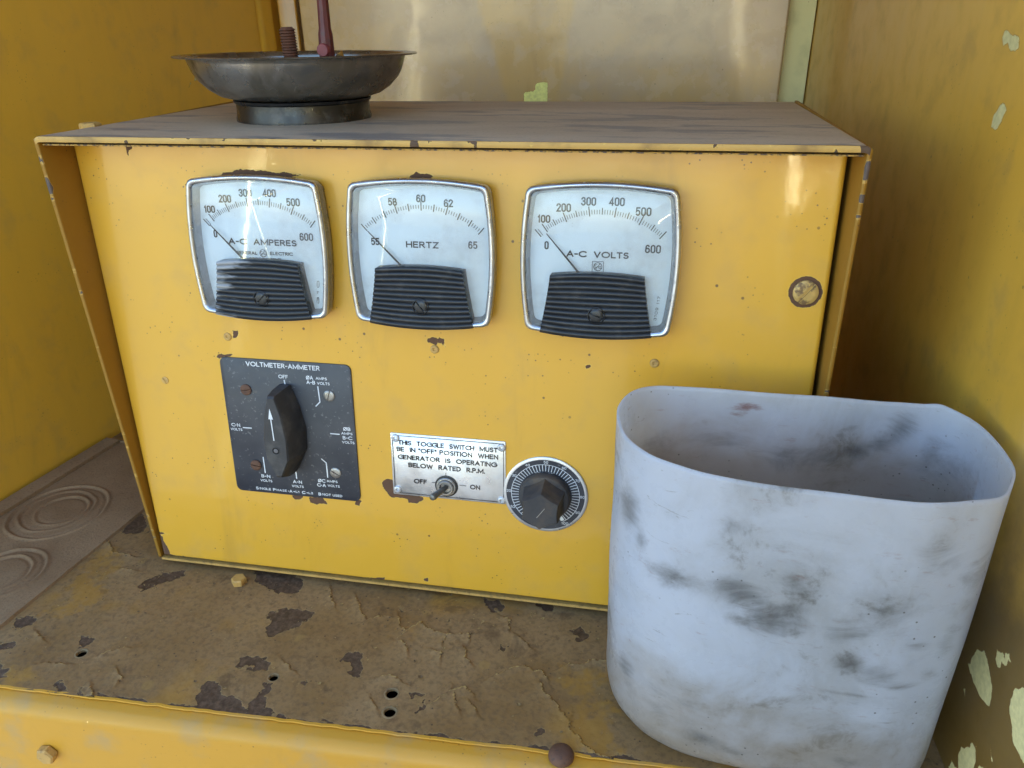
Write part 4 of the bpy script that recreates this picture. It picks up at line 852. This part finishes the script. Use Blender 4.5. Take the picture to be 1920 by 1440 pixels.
bm = bmesh.new(); lathe(bm, [(17.6, 1.6), (17.8, 3), (17.6, 6), (16.6, 7.6), (14.8, 8.2), (.0001, 8.2)], 56)
def hexr(r, o, fl=.10, ph=-92):
    L = []
    for i in range(36):
        a = R(ph)+2*math.pi*i/36; seg = (i/36*6) % 1; k = 1-.17*math.sin(math.pi*seg)**.8
        L.append(((r*k*math.cos(a)), (r*k*math.sin(a)), o))
    return L
loft(bm, [hexr(16.2, 8.0), hexr(15.6, 10), hexr(14.4, 20), hexr(13.9, 24.5), hexr(13.1, 25.4)])
bmesh.ops.scale(bm, verts=bm.verts, vec=(MM,)*3); bmesh.ops.transform(bm, verts=bm.verts, matrix=at_out(RX*MM, RZ*MM)); obj('knob', bm, M_knob_d, rh, smooth=38)
bm = bmesh.new(); bar(bm, RX-2.2, RZ-4.5, RX+3, RZ+3, .4, .02555); obj('pointer_line', bm, M_steel, rh, smooth=0)
# ---------------------------------------------------------------- bolt on the hood
hexbolt('bolt', .0072, .0050, M_bolt_y, cb, (-.0015, .054, (H_-3.2)*MM), spin=.5)

# ---------------------------------------------------------------- things on top
BX, BY, BZ = .1285, .115, (H_-.115*0.010424*1000)*MM
bowl = empty('metal_bowl', (BX, BY, BZ), (R(-.4), R(.15), 0)); tag(bowl, 'shallow stained steel bowl on a black rubber ring, on top of the control box', 'bowl')
bm = bmesh.new()
lathe(bm, [(47.6, 0), (47.6, 2), (46.8, 5), (46.6, 11.5), (47.8, 12.4), (48.3, 14), (44, 14.6), (43, 12), (43.4, 0)], 72, cap0=False); bmesh.ops.scale(bm, verts=bm.verts, vec=(MM,)*3)
obj('rubber_ring', bm, M_rubber, bowl)
bm = bmesh.new()
pr_ = [(.001, 14.2), (38, 14.2), (48, 14.8), (56, 17), (63, 21.5), (69, 27.5), (72.5, 33.5), (74.2, 39), (74.8, 41.2), (76, 41.9), (83.0, 42.0), (83.4, 42.7), (82.8, 43.2), (76, 43.0), (74.0, 42.2), (73.2, 39), (71.5, 33.8), (68, 28), (62, 22.3), (55.5, 18.1), (47.8, 15.9), (38, 15.2), (.001, 15.2)]
lathe(bm, pr_, 96); bmesh.ops.scale(bm, verts=bm.verts, vec=(MM,)*3); obj('pan', bm, M_bowl, bowl, smooth=60)
# rusty threaded stud standing in the bowl
bm = bmesh.new(); pts = []
prof = []; r0, r1 = 4.6, 5.7; z = 0
while z < 46: prof += [(r0, z), (r1, z+.75), (r1-.1, z+.95)]; z += 1.8
prof += [(4.4, z), (3.6, z+.8), (.001, z+.9)]
lathe(bm, [(.001, 0)]+prof, 26); bmesh.ops.scale(bm, verts=bm.verts, vec=(MM,)*3)
tag(obj('threaded_stud', bm, M_rust, None, (.1225, .118, BZ+.0125), (R(1), R(-1), 0)), 'brown rusty threaded stud standing upright in the steel bowl', 'threaded rod')
red = empty('red_rod', (.1485, .118, BZ+.0152), (R(0), R(1.5), 0)); tag(red, 'dark red painted stepped rod with a nub, standing in the steel bowl', 'rod')
bm = bmesh.new(); lathe(bm, [(.001, 0), (5.4, 0), (5.7, 12), (5.4, 30), (5.1, 40), (4.3, 44), (4.0, 62), (3.9, 72), (2.7, 74), (2.5, 84), (2.5, 150), (2.0, 156), (.001, 157)], 10); bmesh.ops.scale(bm, verts=bm.verts, vec=(MM,)*3); obj('shaft', bm, M_red, red, smooth=25)
bm = bmesh.new(); lathe(bm, [(4.4, 0), (4.4, 7), (3.8, 8), (.001, 8.1)], 20); bmesh.ops.scale(bm, verts=bm.verts, vec=(MM,)*3); bmesh.ops.transform(bm, verts=bm.verts, matrix=Matrix.Translation((0, 0, .030)) @ OUT); obj('nub', bm, simple('faded red', (.22, .045, .045), .5, dirt=(.08, .03, .03)), red)
bm = bmesh.new(); lathe(bm, [(.001, 0), (1.6, 0), (1.6, 20), (1.7, 25), (3.9, 29), (3.9, 30), (.001, 30.2)], 20); bmesh.ops.scale(bm, verts=bm.verts, vec=(MM,)*3)
tag(obj('brass_screw', bm, M_brass, None, (.170, .135, BZ+.0185), (R(15), R(-35), 0)), 'small brass countersunk screw leaning inside the steel bowl rim', 'screw')

# ---------------------------------------------------------------- plastic container
PC = [(371.6, -66), (371.6, -52), (377, -36), (387, -26.5), (402, -24.0), (441, -26), (500, -27), (528, -27), (541, -29.5), (548.5, -34.5), (553.5, -44), (556, -58), (556.5, -74), (555, -90), (549, -104), (541, -115.5), (527, -121.5), (511, -125.5), (490, -126), (456, -124), (420, -118), (402, -111), (388, -102), (376.5, -86)]
def smooth_closed(P, n):
    out = []; N = len(P)
    for i in range(N):
        p0, p1, p2, p3 = (np.array(P[(i+k-1) % N], float) for k in range(4))
        for k in range(n):
            t = k/n; out.append(.5*((2*p1)+(-p0+p2)*t+(2*p0-5*p1+4*p2-p3)*t*t+(-p0+3*p1-3*p2+p3)*t**3))
    return np.array(out)
PL = smooth_closed(PC, 8); cen = PL.mean(0); NL = len(PL)
ang = np.arctan2(PL[:, 1]-cen[1], PL[:, 0]-cen[0])
zrim = lambda x, y: 190.0+.5*math.sin(x*.03)+.25*math.sin(x*.11+y*.05)
rows = []; Zs = []
RB = 26.
for k in range(11):
    a = R(90)*k/10; rows.append((RB*(1-math.sin(a)), DZ+RB*(1-math.cos(a)), 0.))
rows = [(ins, z_) for ins, z_, _ in rows]
HT = 190.
co = []; sm = []; rd = []; warm = []
nrow = 70
zz_list = [(RB*(1-math.sin(R(90)*k/10)), DZ+.4+RB*(1-math.cos(R(90)*k/10))) for k in range(11)]
zz_list += [(0, z_) for z_ in np.linspace(DZ+RB+3, HT, nrow)]
SM = [  # smudges (x, z, rx, rz, strength) on the front face
 (381, 152, 5, 12, .9), (388, 138, 3, 7, .7), (404, 126, 12, 7, .9), (436, 128, 10, 8, 1.0), (450, 118, 12, 10, .95), (462, 138, 9, 10, .8), (470, 152, 8, 10, .5), (440, 112, 9, 4, .9), (462, 120, 7, 10, .7),
 (430, 166, 8, 5, .6), (500, 128, 16, 12, .6), (488, 115, 10, 8, .55), (492, 96, 8, 6, 1.0), (503, 92, 10, 7, .6), (520, 110, 7, 3, .8), (514, 84, 12, 2.2, .9), (496, 76, 18, 1.6, .8), (534, 112, 5, 9, .7), (530, 90, 5, 3, .8),
 (399, 172, 6, 4, .0), (404, 30, 7, 8, .7), (430, 22, 10, 5, .9), (445, 18, 8, 4, .9), (385, 44, 4, 10, .6), (470, 12, 16, 6, .5), (505, 28, 10, 5, .5), (540, 150, 8, 14, .45), (520, 160, 12, 10, .35), (415, 45, 20, 3, .4), (372, 170, 4, 14, .5)]
SMB = [(525, 172, 7, 9, 1.0), (517, 164, 8, 6, .8), (505, 158, 9, 7, .8), (492, 152, 9, 6, .7), (498, 172, 4, 3, .8), (545, 160, 8, 10, .7), (430, 158, 20, 8, .35), (470, 148, 25, 8, .5), (395, 150, 10, 12, .4)]
for ins, z_ in zz_list:
    for i in range(NL):
        p = PL[i]; d = cen-p; l = np.hypot(*d); tpr = 1-(HT-z_)*.00006
        q = cen+(p-cen)*((l-ins)/l)*tpr
        z2 = z_
        if z_ > 120: z2 = z_+(z_-120)/70*((zrim(p[0], p[1])-190)+(1.6*math.exp(-((p[0]-541)/5)**2) if p[1] > -60 else 0))
        bow = 2.2*math.sin((z_+10)/200*math.pi)*(1 if q[1] < -60 else -.4); q = q+np.array([0, -bow])
        q = q+(fbm(np.array([q[0]*1.]), np.array([z_]), .02, 3, 5)[0]-.5)*2.0
        co.append((q[0]*MM, q[1]*MM, z2*MM))
        front = q[1] < -62
        L_ = SM if front else SMB
        warm.append(float(np.clip((96-z_)/65+(440-q[0])/200*.6, 0, 1)) if front else float(np.clip((186-z_)/36, 0, 1.5)))
        sm.append(max([s_*math.exp(-((q[0]-a)/rx)**2-((z_-b)/rz)**2) for a, b, rx, rz, s_ in L_]))
        rd.append(0 if front else math.exp(-((q[0]-443)/8)**2-((z_-181)/2.6)**2)*.9+math.exp(-((q[0]-438)/6)**2-((z_-176)/1.6)**2)*.6)
nR = len(zz_list); faces = []
for r_ in range(nR-1):
    for i in range(NL):
        j = (i+1) % NL; faces.append((r_*NL+i, r_*NL+j, (r_+1)*NL+j, (r_+1)*NL+i))
faces.append(tuple(range(NL))[::-1])
me = bpy.data.meshes.new('container'); me.from_pydata(co, [], faces)
for nm, L_ in (('smudge', sm), ('redmark', rd), ('painted_light', warm)):
    a = me.attributes.new(nm, 'FLOAT', 'POINT'); a.data.foreach_set('value', L_)
pc = obj('plastic_container', me, M_milk, smooth=60)
md = pc.modifiers.new('thickness', 'SOLIDIFY'); md.thickness = .0012; md.offset = -1
tag(pc, 'open cut-off milky white plastic container, smudged, in front of the control box', 'container')
# the parts of the tilted front hang straight from the control box (thing > part > sub-part)
rotm = Matrix.Rotation(TILT, 3, 'X')
for ch in list(fp.children):
    ch.parent = cb; ch.location = rotm @ ch.location; ch.rotation_euler = (TILT, 0, 0)
bpy.data.objects.remove(fp)
for o in bpy.data.objects:
    if o.name.split('.')[0] == 'lettering': o['kind'] = 'stuff'
print('faces', sum(len(o.data.polygons) for o in bpy.data.objects if o.type == 'MESH'))
